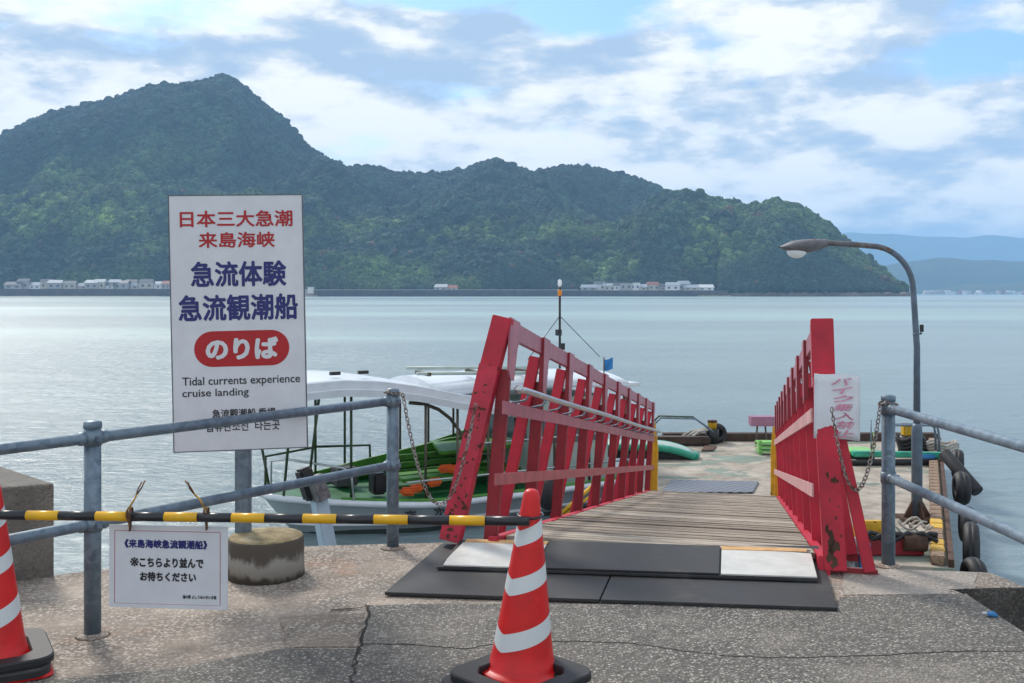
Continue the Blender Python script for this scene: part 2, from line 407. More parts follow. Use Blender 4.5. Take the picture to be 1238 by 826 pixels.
class MB:
    def __init__(self):
        self.bm = bmesh.new(); self.mats = []; self.cur = 0
    def use(self, mat):
        if mat not in self.mats: self.mats.append(mat)
        self.cur = self.mats.index(mat); return self
    def _mark(self, faces, smooth=False):
        for f in faces:
            f.material_index = self.cur; f.smooth = smooth
    def box(self, c, s, M=None, rot=None, bev=0.0):
        r = bmesh.ops.create_cube(self.bm, size=1.0)
        vs = r['verts']
        T = Matrix.Translation(Vector(c))
        if rot is not None:
            T = T @ (rot if isinstance(rot, Matrix) else Matrix.Rotation(rot, 4, 'Z'))
        T = T @ Matrix.Diagonal((s[0], s[1], s[2], 1))
        if M is not None: T = M @ T
        bmesh.ops.transform(self.bm, matrix=T, verts=vs)
        fs = set(f for v in vs for f in v.link_faces)
        self._mark(fs)
        if bev > 0:
            es = set(e for v in vs for e in v.link_edges)
            r2 = bmesh.ops.bevel(self.bm, geom=list(es), offset=bev, segments=2, affect='EDGES')
            self._mark(r2['faces'])
        return self
    def bar(self, a, b, wx, wy, up=Vector((0, 0, 1)), bev=0.0):
        """box from a to b; wx across (a-b x up), wy along up"""
        a, b = Vector(a), Vector(b); d = (b - a); L = d.length; d.normalize()
        x = d.cross(Vector(up)); x.normalize(); y = x.cross(d); y.normalize()
        M = Matrix((x, y, d)).transposed().to_4x4(); M.translation = (a + b) / 2
        return self.box((0, 0, 0), (wx, wy, L), M=M, bev=bev)
    def tube(self, pts, r, seg=12, closed=False, caps=True):
        pts = [Vector(p) for p in pts]; n = len(pts)
        rad = r if isinstance(r, (list, tuple)) else [r] * n
        rings = []; prev = None
        for i, p in enumerate(pts):
            if closed: t = pts[(i + 1) % n] - pts[(i - 1) % n]
            elif i == 0: t = pts[1] - pts[0]
            elif i == n - 1: t = pts[-1] - pts[-2]
            else: t = (pts[i + 1] - p).normalized() + (p - pts[i - 1]).normalized()
            t.normalize()
            if prev is None:
                u = t.orthogonal().normalized()
            else:
                u = (prev - t * prev.dot(t)); 
                if u.length < 1e-6: u = t.orthogonal()
                u.normalize()
            prev = u; v = t.cross(u)
            rings.append([self.bm.verts.new(p + (u * math.cos(2 * math.pi * k / seg) + v * math.sin(2 * math.pi * k / seg)) * rad[i]) for k in range(seg)])
        fs = []
        rng = range(n) if closed else range(n - 1)
        for i in rng:
            A, B = rings[i], rings[(i + 1) % n]
            for k in range(seg):
                fs.append(self.bm.faces.new((A[k], A[(k + 1) % seg], B[(k + 1) % seg], B[k])))
        self._mark(fs, True)
        if caps and not closed:
            cf = [self.bm.faces.new(list(reversed(rings[0]))), self.bm.faces.new(rings[-1])]
            self._mark(cf)
        return self
    def lathe(self, prof, seg=32, c=(0, 0, 0), M=None, smooth=True, phase=0.0):
        """prof: list of (radius, z); open profile turned round z"""
        rings = []
        for (r, z) in prof:
            rings.append([self.bm.verts.new((c[0] + r * math.cos(2 * math.pi * k / seg + phase), c[1] + r * math.sin(2 * math.pi * k / seg + phase), c[2] + z)) for k in range(seg)])
        fs = []
        for A, B in zip(rings, rings[1:]):
            for k in range(seg):
                fs.append(self.bm.faces.new((A[k], A[(k + 1) % seg], B[(k + 1) % seg], B[k])))
        self._mark(fs, smooth)
        ends = []
        if prof[0][0] > 1e-6: ends.append(self.bm.faces.new(list(reversed(rings[0]))))
        if prof[-1][0] > 1e-6: ends.append(self.bm.faces.new(rings[-1]))
        self._mark(ends)
        if M is not None:
            bmesh.ops.transform(self.bm, matrix=M, verts=[v for r_ in rings for v in r_])
        return self
    def prism(self, poly, z0, z1, M=None):
        """poly in xy (ccw), from z0 to z1"""
        lo = [self.bm.verts.new((p[0], p[1], z0)) for p in poly]
        hi = [self.bm.verts.new((p[0], p[1], z1)) for p in poly]
        n = len(poly); fs = [self.bm.faces.new(list(reversed(lo))), self.bm.faces.new(hi)]
        for i in range(n):
            fs.append(self.bm.faces.new((lo[i], lo[(i + 1) % n], hi[(i + 1) % n], hi[i])))
        self._mark(fs)
        if M is not None: bmesh.ops.transform(self.bm, matrix=M, verts=lo + hi)
        return self
    def sphere(self, c, r, s=(1, 1, 1), sub=2):
        q = bmesh.ops.create_icosphere(self.bm, subdivisions=sub, radius=r)
        bmesh.ops.transform(self.bm, matrix=Matrix.Translation(Vector(c)) @ Matrix.Diagonal((s[0], s[1], s[2], 1)), verts=q['verts'])
        self._mark(set(f for v in q['verts'] for f in v.link_faces), True)
        return self
    def grid(self, rows, smooth=True):
        """rows: list of lists of points"""
        V = [[self.bm.verts.new(p) for p in r] for r in rows]
        fs = []
        for A, B in zip(V, V[1:]):
            for k in range(len(A) - 1):
                fs.append(self.bm.faces.new((A[k], A[k + 1], B[k + 1], B[k])))
        self._mark(fs, smooth); return self
    def build(self, name, parent=None, mat=None, bevel=0.0, solid=0.0, loc=None):
        bmesh.ops.recalc_face_normals(self.bm, faces=self.bm.faces)
        me = bpy.data.meshes.new(name); self.bm.to_mesh(me); self.bm.free()
        for k in (self.mats or ([mat] if mat else [])): me.materials.append(MAT[k])
        if mat and not self.mats: pass
        o = bpy.data.objects.new(name, me); COL.objects.link(o)
        if parent is not None: o.parent = parent
        if loc is not None: o.location = loc
        if solid:
            md = o.modifiers.new('solid', 'SOLIDIFY'); md.thickness = solid; md.offset = 0
        if bevel:
            md = o.modifiers.new('bevel', 'BEVEL'); md.width = bevel; md.segments = 2; md.limit_method = 'ANGLE'; md.angle_limit = R(40)
        return o

def tag(o, label=None, cat=None, group=None, kind=None):
    if label: o['label'] = label
    if cat: o['category'] = cat
    if group: o['group'] = group
    if kind: o['kind'] = kind
    return o
def thing(name, label, cat, loc=(0, 0, 0), rot=(0, 0, 0), group=None):
    o = bpy.data.objects.new(name, None); COL.objects.link(o)
    o.location = loc; o.rotation_euler = rot; o.empty_display_size = 0.2
    return tag(o, label, cat, group)
def copy_tree(o, parent=None):
    c = o.copy(); COL.objects.link(c)
    if parent is not None: c.parent = parent
    for ch in list(o.children): copy_tree(ch, c)
    return c
def share(src, name, parent, M=None):
    o = bpy.data.objects.new(name, src.data); COL.objects.link(o); o.parent = parent
    for md in src.modifiers:
        if md.type == 'BEVEL':
            n = o.modifiers.new('bevel', 'BEVEL'); n.width = md.width; n.segments = md.segments; n.limit_method = 'ANGLE'; n.angle_limit = md.angle_limit
    if M is not None: o.matrix_local = M
    return o

def lettering(text, box, mat, parent, M, bold=0.0, shear=0.0, name='lettering', thick=0.0006, lines_gap=0.0):
    """text fitted into box (x0, x1, z0, z1) of a board; M takes board x,z to the parent's frame.
    bold strokes: the glyph is laid down several times, a hair apart, each copy a hair higher"""
    cu = bpy.data.curves.new('t', 'FONT'); cu.body = text; cu.size = 1.0
    cu.shear = shear; cu.resolution_u = 3
    ob = bpy.data.objects.new('t', cu); COL.objects.link(ob)
    dg = bpy.context.evaluated_depsgraph_get()
    me = bpy.data.meshes.new_from_object(ob.evaluated_get(dg))
    bpy.data.objects.remove(ob); bpy.data.curves.remove(cu)
    co = np.empty(len(me.vertices) * 3); me.vertices.foreach_get('co', co); co = co.reshape(-1, 3)
    faces = [tuple(p.vertices) for p in me.polygons]
    bpy.data.meshes.remove(me)
    x0, x1, z0, z1 = box; b = bold
    mn, mx = co.min(0) - b, co.max(0) + b
    offs = [(0, 0)] if b <= 0 else [(b * math.cos(k * math.pi / 4), b * math.sin(k * math.pi / 4)) for k in range(8)]
    V = []; Fc = []
    for k, (ox, oy) in enumerate(offs):
        o_ = np.empty_like(co)
        o_[:, 0] = x0 + (co[:, 0] + ox - mn[0]) / (mx[0] - mn[0]) * (x1 - x0)
        o_[:, 2] = z0 + (co[:, 1] + oy - mn[1]) / (mx[1] - mn[1]) * (z1 - z0)
        o_[:, 1] = -thick - k * 0.00008
        n0 = len(V); V += o_.tolist(); Fc += [tuple(i + n0 for i in f) for f in faces]
    me = bpy.data.meshes.new(name); me.from_pydata(V, [], Fc); me.update()
    me.materials.append(MAT[mat])
    o = bpy.data.objects.new(name, me); COL.objects.link(o); o.parent = parent; o.matrix_local = M
    if len(text) > 1: o['kind'] = 'stuff'
    return o

def jag(a, b, n, amp, rng):
    a, b = Vector(a[:2]), Vector(b[:2]); d = b - a; nn = Vector((-d.y, d.x)).normalized()
    return [a + d * (i / n) + nn * (rng.uniform(-amp, amp) if 0 < i < n else 0) for i in range(n)]

# ================================================================== SETTING
# ---- sea
mb = MB().use('sea')
mb.grid([[(x, y, 0) for x in (-9500, -1000, 1000, 9500)] for y in (-200, 1000, 3000, 10100)], smooth=False)
sea = mb.build('water', loc=(0, 0, -2.2)); tag(sea, kind='structure')

# ---- hills (height field in metres; shore about 1.3 km off)
def interp(tab, x):
    xs = [p[0] for p in tab]; ys = [p[1] for p in tab]
    return np.interp(x, xs, ys)
def lattice_noise(x, y, seed):
    rs = np.random.RandomState(seed); tab = rs.rand(256, 256)
    xi = np.floor(x).astype(int); yi = np.floor(y).astype(int); fx = x - xi; fy = y - yi
    fx = fx * fx * (3 - 2 * fx); fy = fy * fy * (3 - 2 * fy)
    g = lambda i, j: tab[i % 256, j % 256]
    return (g(xi, yi) * (1 - fx) + g(xi + 1, yi) * fx) * (1 - fy) + (g(xi, yi + 1) * (1 - fx) + g(xi + 1, yi + 1) * fx) * fy
def fbm(x, y, seed, octv=5, ridged=False):
    s = 0; a = 1; t = 0
    for k in range(octv):
        n_ = lattice_noise(x * 2 ** k, y * 2 ** k, seed + k)
        if ridged: n_ = 1 - abs(2 * n_ - 1)
        s = s + a * n_; t += a; a *= 0.5
    return s / t
RIDGE = [(-500, 262), (-200, 225), (-60, 185), (0, 163), (30, 150), (60, 135), (100, 127), (150, 115), (185, 102), (215, 101), (245, 97), (272, 91), (285, 95), (310, 117), (340, 140), (360, 163), (380, 183), (400, 195), (415, 202), (440, 201), (460, 201), (485, 210), (520, 209), (560, 205), (580, 196), (600, 194), (625, 203), (643, 210), (670, 201), (690, 199), (730, 205), (760, 212), (790, 222), (820, 236), (860, 262), (900, 290), (960, 330), (1000, 358.9), (1300, 359)]
HEAD = [(-500, 358), (560, 358), (640, 345), (690, 315), (740, 275), (780, 245), (805, 229), (840, 231), (870, 240), (900, 247), (935, 243), (960, 245), (990, 262), (1010, 280), (1040, 305), (1070, 330), (1090, 350), (1098, 358.8), (1400, 359)]
LEFT = [(-500, 215), (-100, 232), (0, 237), (60, 240), (130, 238), (175, 240), (220, 262), (300, 282), (380, 296), (450, 310), (520, 330), (600, 345), (680, 358), (1400, 359)]
MID = [(-500, 358), (300, 320), (380, 290), (430, 268), (480, 262), (540, 268), (600, 276), (640, 285), (700, 300), (760, 320), (830, 350), (860, 358), (1400, 359)]
KNOLL = [(-500, 359), (40, 359), (60, 318), (90, 300), (150, 297), (200, 306), (240, 325), (280, 310), (330, 300), (400, 304), (470, 322), (510, 330), (560, 322), (600, 308), (640, 305), (668, 318), (680, 345), (688, 359), (1400, 359)]
LAYERS = [(RIDGE, 1950, 0.80), (HEAD, 1480, 0.85), (LEFT, 1560, 0.75), (MID, 1700, 0.85), (KNOLL, 1350, 0.5)]
S0 = 1262.0
def hill_z(px, Y):
    best = np.full(np.shape(px), -6.0)
    X = (px - 619) / F * Y
    for i, (tab, D, pw) in enumerate(LAYERS):
        py = interp(tab, px)
        H = CAM_H + (355 - py) / F * D + 2.2
        H = np.where(H > 12, H - 6.5, H)
        SL = np.where(px < 872, 1294.0, S0)      # the village stands on flat ground before the slope
        u = (Y - SL) / (D - SL)
        front = np.clip(u, 0, 1) ** pw
        back = 1 - np.clip((Y - D) / 350.0, 0, 2) ** 1.4
        g = fbm(X / 210 + i * 13, Y / 260 + i * 7, 20 + i * 9, 4, True) - 0.62
        inner = np.sin(np.clip(u, 0, 1) * math.pi)
        z = H * np.where(u < 1, front, back)
        z = z + g * inner * np.minimum(H, 230) * 0.75
        lim = CAM_H + 0.985 * (355 - py) / F * Y + 0 * z
        z = np.where((u < 0.93) & (u > 0), np.minimum(z, np.maximum(lim, 2.0)), z)
        z = np.where(H < 3.5, -6, z - 2.2)
        best = np.maximum(best, np.where(u < 0, -6, z))
    return best
NX, NY = 620, 220
pxs = np.linspace(-420, 1180, NX); Ys = np.linspace(S0, 2400, NY)
PX, YY = np.meshgrid(pxs, Ys)
ZZ = hill_z(PX, YY)
XX = (PX - 619) / F * YY
co = np.stack([XX, YY, ZZ], -1).reshape(-1, 3)
idx = np.arange(NX * NY).reshape(NY, NX)
quads = np.stack([idx[:-1, :-1], idx[:-1, 1:], idx[1:, 1:], idx[1:, :-1]], -1).reshape(-1, 4)
me = bpy.data.meshes.new('hills')
me.from_pydata(co.tolist(), [], quads.tolist()); me.update()
for p in me.polygons: p.use_smooth = True
me.materials.append(MAT['forest_floor'])
hills = bpy.data.objects.new('hills', me); COL.objects.link(hills); tag(hills, kind='structure')

# ---- forest on the hills: instanced crowns
rs = np.random.RandomState(5)
def scatter(n, y0, y1, p0, p1, rad):
    Y = np.sqrt(rs.uniform(y0 ** 2, y1 ** 2, n)); px = rs.uniform(p0, p1, n)
    Z = hill_z(px, Y); Zb = hill_z(px, Y + 14)
    X = (px - 619) / F * Y
    # keep what faces the sea or stands on a crest
    ok = (Z > 4.0) & ((Zb - Z) > -6.0)
    return X[ok], Y[ok], Z[ok], px[ok], (rad * rs.uniform(0.6, 1.35, ok.sum()))
parts = [scatter(115000, 1322, 2080, -150, 1130, 4.4), scatter(9000, 1322, 2080, -150, 1130, 7.0), scatter(8000, 1268, 1322, 870, 1100, 4.4), scatter(8000, 1275, 1322, 215, 690, 4.4), scatter(12000, 1288, 1322, -150, 870, 4.4)]
X, Y, Z, PXp, rad = [np.concatenate(a) for a in zip(*parts)]
py = 355 - (Z - CAM_H) * F / Y
# species patches; cloud shade up high and sunlit spots are painted into tint
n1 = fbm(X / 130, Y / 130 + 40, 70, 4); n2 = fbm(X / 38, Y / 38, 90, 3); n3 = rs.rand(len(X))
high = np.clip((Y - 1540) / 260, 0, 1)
conif_shaded = np.array([0.016, 0.043, 0.028]); broad = np.array([0.055, 0.10, 0.026]); bright = np.array([0.145, 0.215, 0.045]); brown = np.array([0.10, 0.065, 0.035])
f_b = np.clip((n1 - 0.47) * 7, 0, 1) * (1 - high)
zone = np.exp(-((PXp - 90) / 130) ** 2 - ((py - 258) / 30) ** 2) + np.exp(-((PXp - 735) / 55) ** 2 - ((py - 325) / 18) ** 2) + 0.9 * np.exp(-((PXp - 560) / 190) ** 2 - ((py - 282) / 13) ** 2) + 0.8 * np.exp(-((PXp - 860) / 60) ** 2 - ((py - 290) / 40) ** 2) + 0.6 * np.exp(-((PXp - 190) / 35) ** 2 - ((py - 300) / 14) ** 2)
f_sunlit = np.clip(zone * 1.2 * np.clip((n2 - 0.30) * 2.2, 0, 1.2) * rs.uniform(0.3, 1.4, len(X)), 0, 1)
tint = conif_shaded[None] * (1 - f_b[:, None]) + broad[None] * f_b[:, None]
tint = tint * (1 - f_sunlit[:, None]) + bright[None] * f_sunlit[:, None]
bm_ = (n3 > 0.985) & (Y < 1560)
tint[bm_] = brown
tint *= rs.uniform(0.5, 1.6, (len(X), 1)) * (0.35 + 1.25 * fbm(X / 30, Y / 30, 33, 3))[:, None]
me = bpy.data.meshes.new('forest')
me.from_pydata(np.stack([X, Y, Z + rad * 0.25], -1).tolist(), [], [])
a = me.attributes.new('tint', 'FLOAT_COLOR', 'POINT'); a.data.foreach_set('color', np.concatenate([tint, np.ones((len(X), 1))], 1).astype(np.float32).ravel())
a = me.attributes.new('size', 'FLOAT_VECTOR', 'POINT'); a.data.foreach_set('vector', np.stack([rad, rad, rad * rs.uniform(0.75, 1.25, len(X))], -1).astype(np.float32).ravel())
a = me.attributes.new('turn', 'FLOAT_VECTOR', 'POINT'); a.data.foreach_set('vector', np.stack([rs.uniform(-.3, .3, len(X)), rs.uniform(-.3, .3, len(X)), rs.uniform(0, 6.28, len(X))], -1).astype(np.float32).ravel())
forest = bpy.data.objects.new('forest', me); COL.objects.link(forest)
tag(forest, 'dense mixed forest of dark green trees covering the island hills across the strait', 'forest', kind='stuff')
ng = bpy.data.node_groups.new('forest_crowns', 'GeometryNodeTree')
ng.interface.new_socket('Geometry', in_out='INPUT', socket_type='NodeSocketGeometry')
ng.interface.new_socket('Geometry', in_out='OUTPUT', socket_type='NodeSocketGeometry')
gi = ng.nodes.new('NodeGroupInput'); go = ng.nodes.new('NodeGroupOutput')
iop = ng.nodes.new('GeometryNodeInstanceOnPoints')
g2i = ng.nodes.new('GeometryNodeGeometryToInstance')
for k in range(4):
    ico = ng.nodes.new('GeometryNodeMeshIcoSphere'); ico.inputs['Radius'].default_value = 1.0; ico.inputs['Subdivisions'].default_value = 3
    sp = ng.nodes.new('GeometryNodeSetPosition'); pos = ng.nodes.new('GeometryNodeInputPosition')
    nz = ng.nodes.new('ShaderNodeTexNoise'); nz.noise_dimensions = '4D'; nz.inputs['W'].default_value = k * 7.3; nz.inputs['Scale'].default_value = 1.7; nz.inputs['Detail'].default_value = 3; nz.inputs['Roughness'].default_value = 0.7
    ng.links.new(pos.outputs[0], nz.inputs['Vector'])
    mr = ng.nodes.new('ShaderNodeMapRange'); mr.inputs[1].default_value = 0.3; mr.inputs[2].default_value = 0.7; mr.inputs[3].default_value = -0.42; mr.inputs[4].default_value = 0.35
    ng.links.new(nz.outputs[0], mr.inputs[0])
    vm = ng.nodes.new('ShaderNodeVectorMath'); vm.operation = 'SCALE'
    ng.links.new(pos.outputs[0], vm.inputs[0]); ng.links.new(mr.outputs[0], vm.inputs['Scale'])
    ng.links.new(ico.outputs[0], sp.inputs[0]); ng.links.new(vm.outputs[0], sp.inputs['Offset'])
    sm = ng.nodes.new('GeometryNodeSetMaterial'); sm.inputs['Material'].default_value = MAT['forest_leaf']
    ng.links.new(sp.outputs[0], sm.inputs[0]); ng.links.new(sm.outputs[0], g2i.inputs[0])
def nattr(name, typ):
    nd = ng.nodes.new('GeometryNodeInputNamedAttribute'); nd.data_type = typ; nd.inputs['Name'].default_value = name; return nd.outputs[0]
ng.links.new(gi.outputs[0], iop.inputs['Points']); ng.links.new(g2i.outputs[0], iop.inputs['Instance'])
iop.inputs['Pick Instance'].default_value = True
e2r = ng.nodes.new('FunctionNodeEulerToRotation')
ng.links.new(nattr('turn', 'FLOAT_VECTOR'), e2r.inputs[0]); ng.links.new(e2r.outputs[0], iop.inputs['Rotation'])
ng.links.new(nattr('size', 'FLOAT_VECTOR'), iop.inputs['Scale'])
ng.links.new(iop.outputs[0], go.inputs[0])
md = forest.modifiers.new('crowns', 'NODES'); md.node_group = ng

# ---- far ridges
def far_ridge(name, tab, D, seed):
    px = np.linspace(tab[0][0], tab[-1][0], 160); py = interp(tab, px)
    X = (px - 619) / F * D
    H = (355 - py) / F * D + (fbm(X / 260, X * 0, seed, 4) - 0.5) * 26
    rows = [[(x * 0.93, D * 0.93, -6.0) for x in X], [(x * 0.965, D * 0.965, h * 0.45) for x, h in zip(X, H)], [(x, D, h) for x, h in zip(X, H)], [(x * 1.05, D * 1.05, -6) for x in X]]
    o = MB().use('far_forest').grid(rows).build(name); tag(o, kind='structure')
far_ridge('far_mountains', [(760, 300), (900, 290), (980, 284), (1030, 281), (1080, 283), (1130, 286), (1168, 287), (1190, 284), (1225, 287), (1300, 292), (1450, 300), (1600, 330)], 9500, 3)
far_ridge('distant_hills', [(980, 345), (1040, 325), (1090, 318), (1135, 311), (1175, 314), (1215, 316), (1300, 318), (1400, 312), (1500, 325)], 4700, 5)
far_ridge('distant_coast_hill', [(1120, 355), (1150, 348), (1190, 344), (1230, 342), (1300, 338), (1400, 345), (1450, 354)], 3900, 8)
mb = MB().use('house_white')
rr = random.Random(4)
for i in range(70):
    p = at(rr.uniform(1118, 1320), 355, 3650 + rr.uniform(-30, 30)); h = rr.uniform(6, 16); wd = rr.uniform(10, 34)
    mb.use(rr.choice(['house_white', 'house_grey', 'roof_silver', 'roof_rust', 'house_cream'])).box((p.x, p.y, -2.2 + h / 2), (wd, 14, h))
tag(mb.build('far_town'), 'pale blurred town buildings on the distant coast at right', 'town', kind='stuff')

# ---- sea wall, beach and rocks of the island
def strip(name, p0, p1, Y, d, z0, z1, mat, wob=0.0, seed=1, kind='structure'):
    r = random.Random(seed); n = 60; top = []; bot = []
    rows = [[], [], [], []]
    for i in range(n + 1):
        px = p0 + (p1 - p0) * i / n; x = (px - 619) / F * Y; y = Y + r.uniform(-wob, wob)
        zt = z1 + r.uniform(-wob, wob) * 0.35
        rows[0].append((x, y, z0)); rows[1].append((x, y, zt)); rows[2].append((x, y + d, zt)); rows[3].append((x, y + d, z0))
    o = MB().use(mat).grid(rows, smooth=False).build(name); tag(o, kind=kind); return o
strip('terrace', -420, 700, 1262, 70, -2.6, 6.6, 'house_grey')
strip('terrace', 690, 868, 1262, 70, -2.6, 5.0, 'house_grey')
paint('seawall_concrete', (0.10, 0.10, 0.105), 0.9, 0.2, scale=0.1)
strip('seawall', -420, 206, 1254, 4, -2.6, 7.4, 'seawall_concrete', 0.5, 3)
strip('seawall', 380, 676, 1250, 4, -2.6, 5.8, 'seawall_concrete', 0.3, 4)
strip('seawall', 660, 880, 1256, 4, -2.6, 5.4, 'seawall_concrete', 0.4, 5)
strip('beach', -60, 195, 1240, 14, -2.6, -1.5, 'sand', 0.4, 6)
strip('beach', 352, 384, 1240, 14, -2.6, -1.0, 'sand', 0.4, 7)
strip('beach', 845, 885, 1240, 14, -2.6, -1.2, 'sand', 0.4, 8)
strip('shore_rocks', 870, 1100, 1258, 16, -2.8, 2.2, 'rock', 2.6, 9)

def house(px, w_, d_, h_, wall, roof, label, rh=3.0, Y=1272, flat=False, rz=0.0, group='small houses along the far shore', base=5.2):
    p = at(px, 355, Y); w_ *= 1.3; h_ *= 1.25; rh *= 1.5; base = 7.0 if px < 210 else 5.2
    t = thing('house', label, 'house', (p.x, Y, base), (0, 0, rz), group)
    mb = MB().use(wall)
    mb.box((0, 0, h_ / 2), (w_, d_, h_)); mb.build('wall', t)
    mb = MB().use(roof)
    if flat: mb.box((0, 0, h_ + 0.3), (w_ + .8, d_ + .8, 0.6))
    else:
        o_ = 0.9; W2 = w_ / 2 + o_; D2 = d_ / 2 + o_
        v = [(-W2, -D2, h_ - .3), (W2, -D2, h_ - .3), (W2, D2, h_ - .3), (-W2, D2, h_ - .3), (-W2 * .86, 0, h_ + rh), (W2 * .86, 0, h_ + rh)]
        V = [mb.bm.verts.new(q) for q in v]
        mb._mark([mb.bm.faces.new([V[i] for i in f]) for f in ((0, 1, 5, 4), (2, 3, 4, 5), (0, 4, 3), (1, 2, 5), (3, 2, 1, 0))])
    mb.build('roof', t)
    for k in (-0.25, 0.22):
        MB().use('cabin_window').box((w_ * k, -d_ / 2 - 0.05, h_ * 0.5), (w_ * 0.18, 0.1, h_ * 0.35)).build('window', t)
    return t
HS = [(18, 17, 10, 5, 'house_grey', 'roof_slate', 'dark roofed grey house at the left end of the far shore'),
      (44, 11, 8, 4.5, 'house_white', 'roof_silver', 'small house with pale silver roof and white wall above the beach'),
      (68, 14, 9, 7, 'house_grey', 'roof_silver', 'taller grey house with long silver roof in the left village'),
      (86, 12, 9, 6, 'house_cream', 'roof_slate', 'cream walled house with slate roof left of the two silver sheds'),
      (98, 13, 8, 3.6, 'house_cream', 'roof_silver', 'low cream shed with silver roof close behind the sea wall'),
      (113, 14, 9, 7, 'house_grey', 'roof_silver', 'wide silver roofed house standing above its neighbours in the left village'),
      (131, 10, 8, 4, 'house_white', 'roof_slate', 'little white house with dark roof midway along the left village'),
      (149, 16, 10, 6.5, 'house_grey', 'roof_slate', 'large dark roofed house right of the middle of the left village'),
      (168, 14, 8, 3.6, 'house_cream', 'roof_silver', 'low silver roofed shed near the right end of the left village'),
      (189, 12, 9, 5.5, 'house_white', 'roof_silver', 'white house with silver roof beside the big sign board'),
      (203, 10, 8, 6, 'house_grey', 'roof_rust', 'grey house with brown roof half hidden by the big sign board'),
      (534, 13, 8, 4, 'house_grey', 'roof_silver', 'lone grey shed with silver roof behind the long sea wall'),
      (547, 10, 8, 3, 'house_cream', 'roof_rust', 'low brown roofed hut right of the lone grey shed'),
      (712, 16, 8, 3.5, 'house_grey', 'roof_silver', 'long low grey shed at the left end of the right village'),
      (736, 12, 9, 5, 'house_cream', 'roof_silver', 'cream house with silver roof left of the bright white house'),
      (748, 11, 9, 5.5, 'house_white', 'roof_slate', 'white house with dark roof next left of the bright white house'),
      (767, 10, 9, 8, 'house_white', 'house_white', 'bright white flat roofed house in the right village'),
      (775, 12, 8, 4, 'house_cream', 'roof_silver', 'low cream house between the bright white and the pink roofed houses'),
      (789, 12, 9, 6.5, 'house_cream', 'roof_rust', 'house with pinkish red roof in the right village'),
      (803, 10, 8, 4.5, 'house_grey', 'roof_slate', 'grey house next right of the pinkish roofed house'),
      (813, 14, 9, 6, 'house_white', 'roof_silver', 'white house with wide silver roof right of the grey house'),
      (836, 14, 8, 3.4, 'house_cream', 'roof_silver', 'low pale shed second from the right end of the right village'),
      (853, 15, 8, 3.6, 'house_white', 'house_white', 'low white roofed shed at the right end of the right village')]
HS += [(30, 12, 8, 8.5, 'house_grey', 'roof_slate', 'dark house rising between the left end house and the pale shed above the beach'),
       (57, 11, 8, 8.0, 'house_cream', 'roof_slate', 'narrow dark roofed house left of the taller grey house'),
       (122, 12, 8, 7.8, 'house_cream', 'roof_silver', 'cream house peeking out left of the little white house'),
       (140, 12, 8, 7.6, 'house_grey', 'roof_silver', 'grey house peeking out right of the little white house'),
       (160, 12, 8, 7.6, 'house_white', 'roof_slate', 'white walled dark roofed house behind the low silver roofed shed'),
       (178, 13, 8, 7.8, 'house_cream', 'roof_slate', 'dark roofed cream house behind and left of the white silver roofed house'),
       (725, 12, 8, 7.0, 'house_white', 'roof_slate', 'dark roofed white house behind the cream house of the right village'),
       (757, 12, 8, 8.0, 'house_grey', 'roof_slate', 'grey house behind and left of the bright white flat roofed one'),
       (826, 12, 8, 7.6, 'house_grey', 'roof_silver', 'grey silver roofed house behind the gap before the low pale shed')]
rr = random.Random(11)
for h in HS:
    house(h[0], h[1], h[2], h[3] * .95, h[4], h[5], h[6], rh=2.4, Y=1268 + rr.uniform(0, 8), flat=('flat roofed' in h[6]), rz=rr.uniform(-.3, .3))
# white mast-like building left of the long sea wall
p = at(376, 355, 1262)
t = thing('boat_shed', 'tall narrow white shed at the left end of the long sea wall', 'shed', (p.x, 1262, 1.5))
MB().use('house_white').box((0, 0, 4), (7, 6, 8)).build('wall', t)
MB().use('roof_silver').prism([(-4.2, -3.6), (4.2, -3.6), (4.2, 3.6), (-4.2, 3.6)], 8.05, 8.6).build('roof', t)

# ---- quay: a solid concrete body with the stairwell notch at its right corner
quay = [(-9, -3), (2.22, -3), (2.22, 4.31), (2.225, 4.85), (2.19, 4.975), (2.62, 4.985), (2.575, 5.02), (2.53, 5.25), (1.76, 5.37), (-0.36, 5.90), (-0.70, 5.86), (-1.2, 5.80), (-1.6, 5.62), (-2.16, 5.33), (-2.55, 5.13), (-9, 3.4)]
rq = random.Random(3); qp = []
for i, p in enumerate(quay):
    a = Vector(p); b = Vector(quay[(i + 1) % len(quay)]); n = max(1, int((b - a).length / 0.11)) if a.y > 3 or b.y > 3 else 1
    d = (b - a); nn = Vector((-d.y, d.x)).normalized()
    for k in range(n):
        q = a + d * (k / n) + nn * (rq.uniform(-.008, .008) if k else 0); qp.append((q.x, q.y))
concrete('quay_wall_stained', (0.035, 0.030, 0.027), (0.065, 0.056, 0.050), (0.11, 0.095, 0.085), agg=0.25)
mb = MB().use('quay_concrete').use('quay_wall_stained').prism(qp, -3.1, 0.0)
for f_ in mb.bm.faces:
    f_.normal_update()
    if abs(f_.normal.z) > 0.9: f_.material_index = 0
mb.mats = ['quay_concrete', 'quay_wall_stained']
o = mb.build('quay', bevel=0.012); tag(o, kind='structure')
o = MB().use('quay_wall_stained').prism([(2.2, 0.5), (2.62, 0.5), (2.62, 4.97), (2.2, 4.97)], -3.0, -0.75).build('quay_step'); tag(o, kind='structure')
